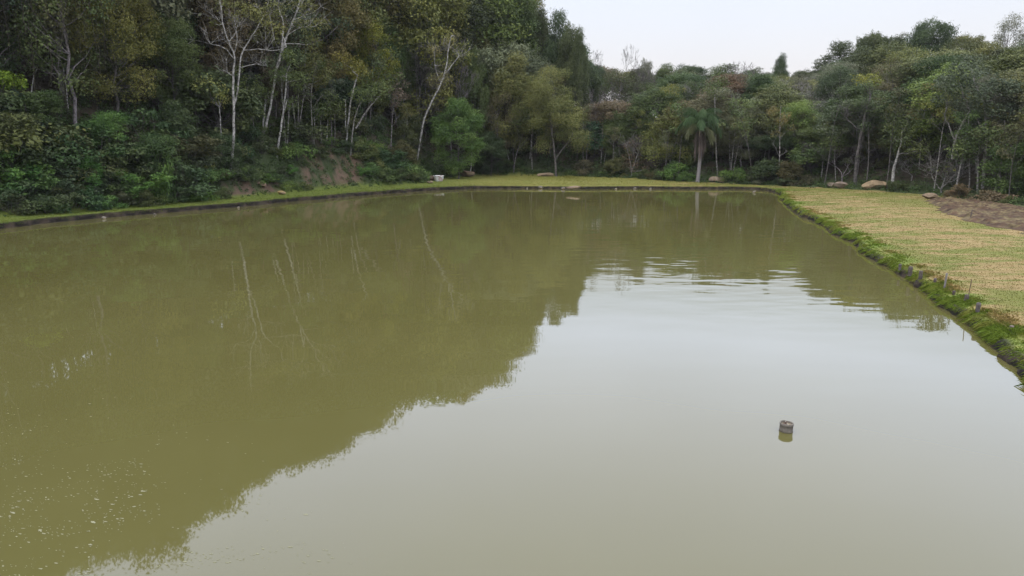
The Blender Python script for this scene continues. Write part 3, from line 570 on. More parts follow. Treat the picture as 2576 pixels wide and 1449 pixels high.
hero('pale_trunk_tree', 'white-blotched trunk rising beside the large tan boulder', (2240, 478), [([(2240, 482, 7), (2246, 450, 6), (2250, 415, 5), (2262, 380, 3.4), (2270, 330, 2.6)], 0)], [(2270, 320, 34), (2290, 350, 32), (2250, 345, 30), (2310, 380, 28), (2285, 300, 28)], (.085, .105, .034), 'white', dens=330, seed=45)
hero('forked_tree', 'dark furrowed trunk left of the large tan boulder, curving up to thin branches', (2150, 472), [([(2150, 478, 7.5), (2152, 430, 6.5), (2158, 380, 6), (2168, 330, 5), (2176, 290, 4), (2190, 240, 3)], 0), ([(2168, 330, 2.6), (2140, 310, 2), (2125, 290, 1.5)], 0)], [(2190, 195, 16), (2165, 200, 16), (2205, 205, 14)], (.17, .18, .03), 'grey', dens=260, twigs=7, seed=46)
for i, (bx, by, tx, ty, r, l) in enumerate([(2403, 490, 2420, 400, 3.2, 'leaning greyish trunk left of the rightmost trunk group'), (2500, 500, 2530, 360, 3.4, 'pale leaning trunk at the right end of the tree line'), (2460, 492, 2462, 360, 3, 'pale upright trunk beside the soil patch'), (2440, 490, 2440, 390, 2.2, 'thin whitish trunk rising behind the soil patch'), (2515, 500, 2520, 380, 3.2, 'grey slanting trunk near the right margin'), (2105, 462, 2100, 380, 1.8, 'thin leaning pale stem above the pair of flat rocks'), (1806, 452, 1798, 240, 2.6, 'tall thin pale trunk right of the palm'), (1838, 440, 1855, 290, 1.8, 'thin pale stem second right of the palm')]):
    hero('slim_tree', l, (bx, by), [([(bx, by+3, r*1.2), ((bx+tx)/2-2, (by+ty)/2, r), (tx, ty, r*.75)], .3)], [(tx, ty-12, 26), (tx+14, ty-30, 22), (tx-16, ty-22, 20)], 'mid', 'pale', back=.4, seed=60+i, dens=240)
hero('bare_shrub', 'nearly leafless pale shrub of crooked stems by the soil patch', (2365, 486), [([(2365, 488, 3), (2372, 460, 2.6), (2385, 430, 2)], 0), ([(2366, 475, 2.4), (2392, 450, 2), (2410, 430, 1.4)], 0), ([(2366, 478, 2), (2345, 445, 1.6), (2340, 420, 1.2)], 0), ([(2376, 460, 1.8), (2400, 455, 1.4), (2415, 440, 1)], 0)], [(2385, 425, 12), (2405, 430, 10), (2350, 425, 10)], 'pale', 'pale', dens=120, twigs=5, cat='shrub', seed=80)
hero('bright_crowned_tree', 'bush-like tree with bright lime-green top at the left margin of the picture', (20, 470), [([(20, 472, 4), (16, 350, 3), (14, 260, 2.4)], 0)], [(10, 196, 20), (38, 204, 18), (-12, 206, 22), (58, 214, 12), (24, 214, 18)], (.13, .20, .022), 'grey', back=3.5, dens=420, size=.22, seed=90)
hero('bluish_tree', 'bluish-green rounded tree just under the lime-green top at the left margin', (30, 470), [([(30, 472, 4), (36, 350, 3), (34, 290, 2.4)], 0)], [(20, 250, 34), (60, 262, 30), (-10, 270, 30), (35, 285, 34), (80, 290, 24), (10, 315, 30), (60, 322, 28), (90, 315, 18)], (.06, .105, .065), 'grey', back=3, dens=380, size=.24, seed=91)
# palms
def palm(name, label, base, D, top_px, scale, skirt=True, seed=1):
    rg = np.random.default_rng(seed); B = AT(base[0], base[1], D); B[2] = terr1(B[0], B[1]); T = AT(top_px[0], top_px[1], D)-B
    root = link(name, None, loc=B); root.empty_display_size = .5; mb = MB()
    n = 20; t = np.linspace(0, 1, n)[:, None]; P = np.array([0, 0, -.3])*(1-t)+T*t; P[:, 0] += .15*np.sin(t[:, 0]*3); r = np.interp(t[:, 0], [0, .05, .6, 1], [.24, .20, .185, .17])*scale
    r = r*(1+.05*np.sin(np.arange(n)*2.1)); mb.tube(P, r, 12); link('trunk', mb.mesh('trunk', smooth_=True), M['palm'], root, color=(.185, .17, .162))
    fl = 3.7*scale
    for i in range(24):
        a = i*2.4+rg.uniform(-.3, .3); el = np.interp(i, [0, 8, 23], [1.5, 1.2, .1])+rg.uniform(-.1, .1); m = 12; s = np.linspace(0, 1, m)
        bend = el-s**1.5*(2.2+.6*rg.random()); step = fl/m
        rad = np.concatenate([[0], np.cumsum(np.cos(bend[:-1])*step)]); zz = np.concatenate([[0], np.cumsum(np.sin(bend[:-1])*step)])
        d = np.array([math.cos(a), math.sin(a), 0]); sd_ = np.array([-d[1], d[0], 0]); Pf = T+d*rad[:, None]+np.array([0, 0, 1])*zz[:, None]
        fb = MB(); fb.tube(Pf, np.linspace(.035, .012, m)*scale, 4, False)
        u = np.repeat(np.linspace(.1, 1, 42), 2); sg = np.tile([1, -1], 42); pc = np.stack([np.interp(u, s, Pf[:, c]) for c in range(3)], 1)
        L = (.95*np.sin(np.clip(u*.9+.12, 0, 1)*math.pi)**.6+.1)*scale*rg.uniform(.75, 1.1, len(u)); dirv = sd_[None]*sg[:, None]*rg.uniform(.2, .6, (len(u), 1))+d*.3+np.array([0, 0, -1])*rg.uniform(.5, 1.5, (len(u), 1))+rg.normal(0, .15, (len(u), 3))
        dirv /= np.linalg.norm(dirv, axis=1)[:, None]; wv_ = np.cross(dirv, d); wv_ /= np.linalg.norm(wv_, axis=1)[:, None]+1e-6; W = .028*scale
        mid = pc+dirv*L[:, None]*.5; tip = pc+dirv*L[:, None]+np.array([0, 0, -.18])*L[:, None]
        V = np.stack([pc-wv_*W*.5, mid-wv_*W, tip, mid+wv_*W, pc+wv_*W*.5], 1).reshape(-1, 3)
        me = np.arange(len(u)*5).reshape(-1, 5)
        full = mesh_np('frond', np.vstack(fb.V+[V]), [np.vstack(fb.Q), me+fb.n], fa=rg.random(len(np.vstack(fb.Q))+len(me))*.5+.25)
        link('frond', full, M['leaf'], root, color=(.055, .095, .034) if i < 20 else (.085, .09, .038))
    if skirt:
        for i in range(16):
            a = i*.4*2.1+rg.uniform(-.3, .3); m = 9; s = np.linspace(0, 1, m); L = rg.uniform(1.5, 3.1)*scale; o = rg.uniform(.2, .55)*scale
            d = np.array([math.cos(a), math.sin(a), 0]); Pf = T-np.array([0, 0, .15])+d*(o*np.sin(np.clip(s*2.2, 0, 1.5))+.1)[:, None]-np.array([0, 0, 1])*(s*L)[:, None]+rg.normal(0, .03, (m, 3))
            fb = MB(); fb.tube(Pf, np.linspace(.04, .012, m)*scale, 4, False); u = rg.uniform(.15, 1, 46); pc = np.stack([np.interp(u, s, Pf[:, c]) for c in range(3)], 1)
            dirv = np.array([0, 0, -1.])+rg.normal(0, .14, (46, 3)); ll = rg.uniform(.5, 1.1, (46, 1))*scale; wv_ = np.cross(dirv, rg.normal(size=(46, 3))); wv_ /= np.linalg.norm(wv_, axis=1)[:, None]; W = .022*scale
            V = np.stack([pc-wv_*W, pc+wv_*W, pc+dirv*ll], 1).reshape(-1, 3); q = np.vstack(fb.Q); me = np.arange(46*3).reshape(-1, 3)
            o_ = link('dead_frond', mesh_np('dead_frond', np.vstack(fb.V+[V]), [q, me+fb.n], fa=rg.random(len(q)+len(me))), M['leaf'], root, color=np.array((.145, .115, .095))*rg.uniform(.7, 1.2)); 
        o_['label'] = 'brown dead frond hanging down the trunk'
        sp_ = MB(); sp_.tube([T+[-.1, -.25, -.05], T+[-.12, -.42, -.5], T+[-.2, -.45, -1.2]], [.04, .12, .02], 6); link('spathe', sp_.mesh('spathe', smooth_=True), M['palm'], root, color=(.34, .28, .24))
    tag(root, label, 'palm tree'); return root
palm('palm_tree', 'tall palm with grey trunk and skirt of dead fronds behind the far bank', (1754, 462), 86.5, (1762, 316), 1.12, True, 3)
palm('palm_tree', 'smaller dim palm with brown dead fronds left of the tall palm', (1612, 425), 100, (1612, 288), .85, True, 5)
palm('palm_tree', 'palm crown high in the forest above the dry shrub', (1490, 300), 112, (1490, 190), .8, False, 6)
palm('palm_tree', 'small palm crown among the trees between the two fork-trunked trees', (2010, 380), 97, (2015, 290), .75, False, 8)
# ------------------------------------------------------------------ placed crowns (tops read off the picture)
for a in [  # kind, i, px, top, D, width px, colour, bark, label
    ('spreading', 0, 2352, 38, 118, 105, 'deep', 'grey', 'dark umbrella-shaped crown standing up on the right skyline'),
    ('round', 1, 2118, 98, 116, 120, 'dark', 'grey', 'rounded dark crown at the left end of the right-hand ridge'),
    ('spreading', 1, 2205, 66, 118, 95, 'dark', 'grey', 'open-branched dark crown on the ridge left of the umbrella crown'),
    ('thin', 0, 2545, 24, 116, 80, 'grey', 'lilac', 'wispy greyish crown on the skyline in the top right corner'),
    ('tall', 1, 1966, 128, 118, 52, 'deep', 'grey', 'small narrow dark tree standing alone on the low middle skyline'),
    ('round', 2, 2440, 72, 118, 100, 'olive', 'grey', 'olive crown on the skyline right of the umbrella crown'),
    ('round', 0, 2275, 78, 122, 110, 'dark', 'grey', 'dark crown on the ridge just below the umbrella crown'),
    ('round', 3, 2500, 105, 104, 120, 'olive', 'pale', 'domed olive crown right of the yellowish tree under the skyline'),
    ('thin', 1, 2430, 130, 100, 80, 'yellow', 'pale', 'bright yellowish crown below the right skyline'),
    ('round', 1, 2300, 120, 108, 120, 'mid', 'grey', 'broad dark mid-green crown below the umbrella crown'),
    ('bare', 0, 1832, 150, 110, 150, 'mid', 'lilac', 'large leafless lilac-grey tree on the slope right of the palm'),
    ('bare', 1, 1885, 190, 104, 120, 'mid', 'lilac', 'leafless tree right of and below the largest bare tree'),
    ('bare', 2, 2065, 200, 98, 190, 'olive', 'pale', 'wide half-bare tree with sparse olive leaves mid-right'),
    ('bare', 2, 1995, 190, 100, 140, 'pale', 'pale', 'pale sparse tree at the left of the wide half-bare tree'),
    ('bare', 0, 2290, 195, 96, 160, 'mid', 'lilac', 'leafless pinkish-grey tree left of the big grey-green tree'),
    ('bare', 1, 2180, 160, 108, 110, 'mid', 'lilac', 'leafless thin tree in front of the right-hand ridge'),
    ('bare', 0, 2530, 180, 102, 120, 'mid', 'lilac', 'leafless grey tree by the right margin above the big tree'),
    ('bare', 1, 1581, 106, 112, 66, 'mid', 'grey', 'round-topped leafless tree against the sky at the foot of the hill'),
    ('bare', 0, 1510, 118, 112, 90, 'mid', 'grey', 'dark leafless tree against the sky left of the round-topped one'),
    ('bare', 1, 1625, 170, 108, 90, 'mid', 'lilac', 'grey leafless tree just under the skyline right of the round-topped one'),
    ('thin', 0, 1560, 165, 106, 130, 'dark', 'lilac', 'thin-leaved dark tree under the bare skyline trees'),
    ('round', 0, 1625, 140, 112, 60, 'grey', 'grey', 'small grey-green crown at the hill foot against the sky'),
    ('round', 2, 1740, 152, 124, 130, 'deep', 'grey', 'deep green crown on the low skyline behind the tall palm'),
    ('round', 1, 1820, 158, 126, 120, 'mid', 'grey', 'mid-green crown on the low skyline behind the large bare tree'),
    ('round', 3, 1680, 160, 124, 90, 'mid', 'grey', 'green crown at left end of the low middle skyline'),
    ('round', 0, 1905, 165, 124, 100, 'dark', 'grey', 'dark crown on the low skyline left of the lone narrow tree'),
    ('round', 2, 2030, 165, 118, 90, 'dark', 'grey', 'dark low crown between the lone narrow tree and the right ridge'),
    ('round', 0, 1440, 45, 104, 100, 'dark', 'grey', 'dark crown stepping down the hill skyline, upper one'),
    ('round', 1, 1405, 18, 108, 100, 'deep', 'grey', 'dark crown on the hill skyline just below its top'),
    ('round', 1, 1458, 74, 101, 66, 'dark', 'grey', 'open dark tree at the steep end of the hill skyline'),
    ('round', 2, 1340, -6, 112, 110, 'dark', 'grey', 'dark crown where the hill skyline leaves the top of the picture'),
    ('round', 3, 1265, -45, 118, 130, 'mid', 'grey', 'green crown on the hilltop above the leaning pale tree'),
    ('thin', 1, 1390, 150, 103, 110, 'brown', 'lilac', 'brownish thin crown above the feathery tree'),
    ('round', 0, 1290, 118, 100, 150, 'olive', 'grey', 'olive spreading crown upslope of the leaning pale tree'),
    ('round', 1, 1150, 240, 90, 150, 'fresh', 'grey', 'deep green dome standing behind the white tank'),
    ('round', 3, 1235, 330, 97, 90, 'deep', 'grey', 'low dark crown left of the feathery tree'),
    ('thin', 0, 1250, 210, 99, 120, 'brown', 'lilac', 'thin viny tree between the deep green dome and feathery tree'),
    ('tall', 1, 1010, 60, 96, 90, 'mid', 'pale', 'tall mid-green tree above the right end of the clay cut'),
    ('feathery', 1, 1240, 50, 112, 120, 'olive', 'grey', 'olive crown high on the hillside near the top'),
    ('round', 1, 1560, 280, 98, 90, 'mid', 'grey', 'mid-green crown behind the layered green tree'),
    ('round', 2, 1790, 250, 97, 100, 'brown', 'grey', 'brownish crown peeping over the right of the palm'),
    ('round', 0, 1860, 260, 95, 130, 'olive', 'grey', 'olive crown right of the palm above the dark gap'),
    ('tall', 0, 2170, 230, 92, 100, 'olive', 'grey', 'olive tree with yellowish tip above the flat rocks'),
    ('spreading', 0, 2080, 300, 88, 150, 'mid', 'grey', 'mid-green layered crown above the flat rocks'),
    ('spreading', 1, 1940, 330, 89, 140, 'deep', 'grey', 'deep green layered crown between palm and flat rocks'),
    ('round', 1, 2010, 230, 95, 120, 'grey', 'grey', 'grey-green crown below the wide half-bare tree'),
    ('round', 0, 1190, 110, 99, 100, 'mid', 'grey', 'mid-green crown right behind the top of the leaning pale tree'),
    ('tall', 1, 1205, 40, 104, 110, 'olive', 'grey', 'tall olive crown upslope and right of the leaning pale tree'),
    ('round', 3, 2165, 118, 106, 120, 'dark', 'grey', 'dark rounded crown directly below the open-branched ridge crown'),
    ('round', 2, 2210, 175, 100, 120, 'olive', 'grey', 'olive crown behind the yellow-tipped tree above the flat rocks'),
    ('round', 2, 418, 15, 71, 150, 'mid', 'grey', 'mid-green crown filling the top of the picture left of the white trunks'),
    ('round', 0, 395, -90, 77, 170, 'deep', 'grey', 'deep green crown cut by the top edge left of the white trunks'),
    ('thin', 1, 2290, 290, 84, 160, 'mid', 'grey', 'green viny tree above the tan boulder')]:
    put_px(a[0], a[1], a[2], a[3], a[4], a[5], col=a[6], bark=a[7], label=a[8])
# ------------------------------------------------------------------ the rest of the forest, row by row behind the foot line
RA = [-33.5, -29, -26.5, -19.7, -15, -10.5, -6.1, -.8, .7, 4.4, 5.4, 7, 11.4, 15, 20, 25, 31.7]; RD = [.567, .558, .51, .474, .493, .431, .385, .349, .30, .269, .239, .209, .183, .192, .203, .212, .224]
SKX = [1280, 1310, 1340, 1410, 1450, 1480, 1530, 1600, 1660, 1800, 1960, 2060, 2110, 2200, 2350, 2450, 2576]; SKY_ = [-300, -15, 5, 40, 95, 150, 150, 166, 168, 162, 182, 172, 108, 82, 64, 78, 48]
taken = [(t['x'], t['y'], 1.6) for t in TREES]
def poisson(n, u0, u1, s0, s1, ok, kindf):
    X = rng.uniform(-75, 75, n); Y = rng.uniform(25, 150, n); az = np.degrees(np.arctan2(X, Y)); u, ins = seg_dist(np.stack([X, Y], 1), FOOT)
    z = terrain(X, Y); m = (~ins) & (u > u0) & (u < u1) & (az > -38.5) & (az < 38.5) & ok(X, Y, u, az); c = 0
    for i in np.nonzero(m)[0]:
        r = s0+(s1-s0)*(u[i]-u0)/(u1-u0)
        if any((X[i]-a)**2+(Y[i]-b)**2 < (max(r*.6, (r+q)*.5) if q < 2 else (r+q)*.5)**2 for a, b, q in taken): continue
        if kindf(X[i], Y[i], z[i], u[i], az[i]): taken.append((X[i], Y[i], r)); c += 1
    print('placed', c)
def clearv(x, y, z, ht):                     # keep the sight line to the palms and the tall hero trunks free
    px, _ = pix(x, y, z+ht*.5); D = math.hypot(x, y)
    return not (1035 < px < 1165 and D < 93) and not (885 < px < 1000 and D < 84) and not (1310 < px < 1465 and D < 99) and not (1700 < px < 1815 and D < 93) and not (1475 < px < 1550 and D < 92) and not (1590 < px < 1640 and D < 102)
def big(x, y, z, u, az):
    row = u/7; Ht = np.interp(az, [-36, -8, 0, 6, 11], [16.5, 16.5, 15.5, 11, 10.5])*rng.uniform(.82, 1.12); D = math.hypot(x, y)
    if u < 9 and az > -28: Ht *= .88
    if not clearv(x, y, z, Ht): return False
    px0 = pix(x, y, 5)[0]; cap = np.interp(az, RA, RD)*1.01*D-5.5-z
    if px0 > 1290: cap = min(cap, AT(px0, np.interp(px0, SKX, SKY_), D)[2]-z)
    if az > 14 and u > 15: Ht = max(Ht, min(cap*rng.uniform(.8, 1.), 15))
    if az < 1 and u > 9 and cap < 27: Ht = max(Ht, cap*rng.uniform(.92, 1.0))
    Ht = min(Ht, cap-.2)
    if Ht < 3.5: return False
    pal = ['dark', 'deep', 'mid', 'mid', 'olive', 'brown', 'grey', 'olive'] if az > -14 else ['dark', 'dark', 'deep', 'mid', 'mid', 'deep', 'olive', 'brown']
    if az > 8: pal = ['dark', 'mid', 'olive', 'brown', 'grey', 'dark', 'mid', 'olive']
    kinds = ['round', 'round', 'tall', 'round', 'thin', 'feathery', 'spreading']
    if u < 8 and -26 < az < -8: kinds = ['tall', 'thin', 'round']
    k = kinds[rng.integers(len(kinds))]; ii = int(rng.integers(4)); kk = K[k][ii % len(K[k])]; sc = Ht/kk['H']
    put(k, ii, x, y, z, sc, min(1.5, max(1, .9/sc)), col=pal[rng.integers(len(pal))], bark=['grey', 'brown', 'pale', 'lilac'][rng.integers(4)]); return True
poisson(15000, 5, 37, 3.7, 6.2, lambda X, Y, u, az: ~((az > 4) & (u > 30)) & ~((az > -24) & (az < -9) & (u < 7)), big)
for i, (az, D) in enumerate([(-13.5, 90), (-12, 94), (-11, 96), (-9.6, 101), (-8.4, 102), (-7.2, 98), (-5.8, 103), (-4.4, 108), (-3, 112), (-1.6, 115), (-16, 88), (-18.5, 86)]):
    x, y = D*math.sin(R(az)), D*math.cos(R(az)); z = terr1(x, y); Ht = min(24, np.interp(az, RA, RD)*.97*D-5.5-z)
    if Ht > 6: k_ = K['round'][i % 4]; sc = Ht/k_['H']; put('round', i, x, y, z, sc, .95, col=['mid', 'olive', 'dark', 'deep'][i % 4]); taken.append((x, y, 4))
taken = [(a, b, q*.62) for a, b, q in taken]
poisson(9000, 6, 30, 3.4, 4.6, lambda X, Y, u, az: (az < -2) & ~((az > -24) & (az < -9) & (u < 9)), big)
taken = [(t['x'], t['y'], 1.2) for t in TREES]
def small(x, y, z, u, az):
    Ht = rng.uniform(4.2, 7.5)*np.interp(u, [1, 4], [.55, 1])*(1 if az < -5 else .8)
    if not clearv(x, y, z, Ht): return False
    px, py = pix(x, y, z+Ht)
    if 545 < px < 1010 and u < 6.5: return False
    for hx, hy in ((2150, 470), (2245, 470), (2200, 470), (2107, 470), (1098, 450), (1175, 445), (2345, 495), (2375, 470), (2470, 480), (2405, 480), (1370, 442), (1590, 440), (1400, 430)):
        if abs(px-hx) < 42 and u < 5: return False
    ii = int(rng.integers(4)); sc = Ht/K['understory'][ii]['H']; pal = ['deep', 'fresh', 'mid', 'dark', 'mid'] if az < -5 else ['mid', 'dark', 'brown', 'deep', 'olive', 'mid']
    put('understory', ii, x, y, z-.2, sc, rng.uniform(1, 1.3), col=pal[rng.integers(len(pal))]); return True
poisson(12000, 1.6, 11, 2.6, 4.0, lambda X, Y, u, az: ((u < 8) & (rng.random(len(u)) < .35)) | (az < -5), small)
taken = []
def poles(x, y, z, u, az):
    px, _ = pix(x, y, z); H = rng.uniform(6.5, 10.5); ii = int(rng.integers(5))
    if abs(px-1754) < 40 or abs(px-1400) < 40: return False
    put('pole', ii, x, y, z, H/K['pole'][ii]['H'], 1., col=['mid', 'olive', 'grey', 'dark'][rng.integers(4)], bark=['pale', 'lilac', 'grey', 'pale'][rng.integers(4)]); return True
poisson(9000, 1.3, 6.5, 2.3, 3.0, lambda X, Y, u, az: ((az > -1) & (az < 40)) | ((az > -20.5) & (az < -7.5) & (u > 3.5)), poles)
# leafless crowns rising among the right-hand trees
for i, (px, ty, D) in enumerate([(1660, 235, 97), (1720, 205, 101), (1775, 185, 104), (1860, 175, 106), (1925, 225, 98), (2040, 245, 94), (2100, 215, 98), (2150, 255, 90), (2225, 215, 96), (2255, 265, 88), (2330, 240, 92), (2385, 205, 96), (2480, 150, 104), (2560, 200, 92), (1600, 225, 100), (1550, 200, 102), (1130, 70, 98), (1050, 20, 96), (1480, 215, 99), (2020, 350, 85), (2130, 360, 83), (2300, 390, 80)]):
    put_px('bare', i, px, ty, D, 80+30*(i % 3), col='mid', bark=['lilac', 'pale', 'lilac', 'grey'][i % 4])
# shrubs along the foot
FPX_ = ([0, 150, 300, 450, 600, 730, 860, 960, 1050, 1130, 1200, 1330, 1450, 1580, 1700, 1900, 2080, 2330, 2576], [541, 531, 521, 507, 493, 481, 471, 466, 461, 447, 441, 441, 443, 448, 455, 462, 472, 490, 522])
KEEP = [(1098, 34), (1175, 30), (1376, 40), (1754, 22), (1804, 30), (2105, 46), (2192, 44), (2338, 26), (2240, 14), (2150, 14), (2372, 34), (1510, 14)]
def shrub_row(px0, px1, n, h0, h1, ulo, uhi, cols, seed, wide=(1, 1.5)):
    rg = np.random.default_rng(seed)
    for i in range(n):
        px = px0+(px1-px0)*(i+rg.uniform(.1, .9))/n; fy = np.interp(px, FPX_[0], FPX_[1]); b = G(px, fy, .5); D = math.hypot(b[0], b[1])+rg.uniform(ulo, uhi)*(1.0 if px < 1060 or px > 1210 else 1.6); k = int(rg.choice([0, 1, 2, 4, 1]))
        if px > 1060 and any(abs(px-a) < w_ for a, w_ in KEEP) and ulo < 3: continue
        P = AT(px, 300, D); z = terr1(P[0], P[1]); H = rg.uniform(h0, h1); sc = H/K['shrub'][k]['H']
        put('shrub', k, P[0], P[1], z-.05, sc, rg.uniform(*wide), col=cols[rg.integers(len(cols))], noun='shrub', cat='shrub')
shrub_row(-30, 545, 19, 1.0, 2.0, .4, 1.2, ['mid', 'deep', 'fresh', 'deep'], 101)
shrub_row(-30, 550, 17, 1.6, 3.0, 1.6, 3.0, ['deep', 'dark', 'fresh', 'mid', 'deep'], 102)
shrub_row(-30, 560, 15, 2.2, 4.2, 3.2, 5.5, ['dark', 'deep', 'mid', 'deep'], 103)
shrub_row(530, 735, 8, 1.0, 1.9, 2.3, 3.2, ['mid', 'deep', 'fresh'], 104)
shrub_row(560, 940, 16, 1.1, 2.2, 4.2, 5.6, ['mid', 'deep', 'fresh'], 114)
shrub_row(560, 940, 12, 1.8, 3.2, 6.5, 9, ['dark', 'deep', 'mid'], 124)
shrub_row(700, 765, 3, .8, 1.4, .6, 1.4, ['mid', 'fresh'], 134)
shrub_row(900, 1065, 8, 1.0, 2.0, .9, 2.0, ['fresh', 'mid', 'mid'], 105)
shrub_row(900, 1065, 8, 1.4, 2.8, 2.4, 4.4, ['fresh', 'mid', 'deep'], 115)
shrub_row(1065, 1400, 16, 1.0, 2.6, .6, 3, ['dark', 'deep', 'mid'], 106)
shrub_row(1400, 1880, 20, .9, 2.4, .6, 3.2, ['mid', 'dark', 'fresh', 'brown', 'olive'], 107)
shrub_row(1880, 2576, 20, .8, 2.2, .9, 3.5, ['dark', 'deep', 'mid', 'brown'], 108)
put_px('shrub', 3, 40, 345, 60, 150, col='fresh', label='big-leaved green bush at the left margin', cat='shrub')
put_px('shrub', 3, 400, 350, 63, 70, col='fresh', label='small big-leaved fresh green bush in the dark left thicket', cat='shrub')
put_px('shrub', 0, 524, 362, 67.5, 34, col='pale', label='small pale-leaved upright bush left of the white trunks', cat='shrub')
# ------------------------------------------------------------------ labels that single out each tree and shrub
LAND = [(60, 420, 'the big-leaved bush'), (15, 230, 'the lime-green crown'), (400, 370, 'the small fresh green bush'), (585, 250, 'the tall forked white trunk'), (690, 200, 'the leaning pale trunk pair'), (820, 440, 'the bare clay cut'), (940, 130, 'the yellow-green hanging crown'), (1100, 190, 'the leaning yellowish tree'),
        (1104, 446, 'the white tank'), (1175, 437, 'the boulder by the hedge'), (1380, 270, 'the feathery tree'), (1515, 330, 'the layered green tree'), (1590, 390, 'the dry rust-brown shrub'), (1757, 300, 'the tall palm'), (1830, 200, 'the largest bare tree'), (1966, 150, 'the lone skyline tree'), (2065, 240, 'the wide half-bare tree'),
        (2107, 468, 'the pair of flat rocks'), (2192, 465, 'the tan boulder'), (2352, 60, 'the umbrella crown'), (2450, 240, 'the big grey-green tree'), (2380, 450, 'the crooked bare shrub')]
groups = {}
for t in TREES:
    if t['label']: tag(t['o'], t['label'], t['cat']); continue
    cx, cy = t['px'], max(t['py'], 20); l = min(LAND, key=lambda q: math.hypot((q[0]-cx), (q[1]-cy)*1.3)); dx, dy = cx-l[0], cy-l[1]
    d = ('left of' if dx < 0 else 'right of') if abs(dx) > abs(dy)*1.1 else ('above' if dy < 0 else 'below')
    w_ = WORD[t['col']]; noun = {'shrub': 'bush', 'round': 'rounded tree', 'tall': 'tall narrow tree', 'spreading': 'spreading tree', 'thin': 'thin viny tree', 'feathery': 'fine-leaved tree', 'conical': 'conical tree', 'bare': 'leafless tree', 'understory': 'small bushy tree', 'pole': 'slim stemmed tree'}[t['kind']]
    groups.setdefault((w_+' '+noun, d+' '+l[2]), []).append(t)
ORD = ['leftmost']+[q+' from left' for q in 'second third fourth fifth sixth seventh eighth ninth tenth eleventh twelfth'.split()]
for (a, b), L in groups.items():
    L.sort(key=lambda t: t['px'])
    for i, t in enumerate(L):
        lab = f"{a} {b}"+('' if len(L) == 1 else ', '+('rightmost' if i == len(L)-1 else ORD[min(i, 11)]))
        tag(t['o'], lab, t['cat'], 'bushes along the forest foot' if t['kind'] == 'shrub' else 'trees of the forest slope')
print('TREES', len(TREES))
# ------------------------------------------------------------------ rocks
def rock(name, label, px, py, wpx, hpx, col, seed, depth=.8, D=None, cat='boulder', flat=False, group=None, rot=0, sink=.1):
    rg = np.random.default_rng(seed)
    if D is None: x, y, z, D = hitD(px, py)
    else: q = AT(px, py, D); x, y = q[0], q[1]; z = terr1(x, y)
    w_, h_ = wpx*D/FPX/2*.9, hpx*D/FPX*1.2
    import bmesh; bm = bmesh.new(); bmesh.ops.create_icosphere(bm, subdivisions=3, radius=1)
    pl = [(Vector(rg.normal(size=3)).normalized(), rg.uniform(.45, .82)) for _ in range(9)]
    for v in bm.verts:
        c = v.co.copy()
        for n_, k in pl:
            e_ = c.dot(n_)-k
            if e_ > 0: c -= n_*e_
        if flat: c.z = min(c.z, .62-.22*c.x)
        v.co = Vector((c.x*w_*1.15, c.y*w_*depth, (c.z*.62+.45)*h_))+Vector(rg.normal(0, .012*w_, 3))
    me = bpy.data.meshes.new(name); bm.to_mesh(me); bm.free()
    o = link(name, me, M['rock'], loc=(x, y, z-sink*h_), color=tuple(.72*q for q in col)); o.rotation_euler = (0, 0, rot); tag(o, label, cat, group); return o
rock('boulder', 'squat brown boulder half hidden in the hedge behind the white tank', 1175, 444, 40, 16, (.24, .165, .11), 1, flat=True)
rock('boulder', 'long low tan boulder at the back edge of the lawn', 1376, 443, 50, 9, (.27, .20, .13), 2, depth=.4)
rock('boulder', 'tan flat-topped boulder just right of the tall palm', 1804, 461, 40, 15, (.30, .23, .165), 3, D=87, flat=True)
rock('boulder', 'pale flat rock, left one of the pair at the tree line', 2090, 472, 30, 12, (.27, .22, .16), 4, flat=True)
rock('boulder', 'pale flat rock, right one of the pair at the tree line', 2113, 474, 36, 13, (.27, .21, .16), 5)
rock('boulder', 'large tan boulder, the biggest one, below the white-blotched trunk', 2198, 475, 54, 22, (.33, .24, .14), 6, flat=True)
rock('boulder', 'low tan stone lying at the corner of the tilled soil patch', 2338, 500, 34, 11, (.27, .20, .13), 7)
rock('stone', 'dry tan clod and sticks lying below the clay bank', 708, 489, 22, 8, (.40, .29, .12), 8, cat='stone')
rock('boulder', 'light clay-coloured rock set in the cut above the left bank', 658, 470, 22, 11, (.30, .20, .14), 9)
rock('stone', 'flat pale stone on the grass near the white tank', 1082, 461, 18, 6, (.30, .25, .17), 10, cat='stone')
rock('boulder', 'pinkish slab set in the far bank edge at the waterline', 1442, 473, 46, 6, (.30, .22, .16), 11, depth=.3)
for i, (px, py, w_, c, l) in enumerate([(262, 550, 13, .5, 'white stone at the waterline nearest the left margin'), (390, 540, 9, .4, 'pale stone at the left waterline before the dark thicket'), (600, 523, 10, .42, 'pale stone in the water below the clay bank'), (1326, 474, 7, .4, 'small stone at the far waterline below the feathery tree'), (1360, 474, 16, .3, 'flat tan stone at the far waterline, left of the pinkish slab'), (1415, 476, 16, .3, 'tan stone touching the pinkish slab from the left'), (1549, 476, 9, .4, 'pale stone at the far waterline below the layered tree'), (1597, 475, 10, .34, 'stone at the far waterline below the dry shrub'), (1637, 476, 10, .4, 'whitish stone at the far waterline left of the palm reflection'), (1897, 484, 12, .45, 'whitish stone in the water at the far right corner')]):
    b = G(px, py, 0); q = rng.uniform(.9, 1.1)
    o = rock('stone', l, px, py, w_*.8, w_*.38, (c*.62, c*.57, c*.47), 30+i, D=math.hypot(b[0], b[1]), cat='stone', group='stones along the waterline'); o.location.z = -.02
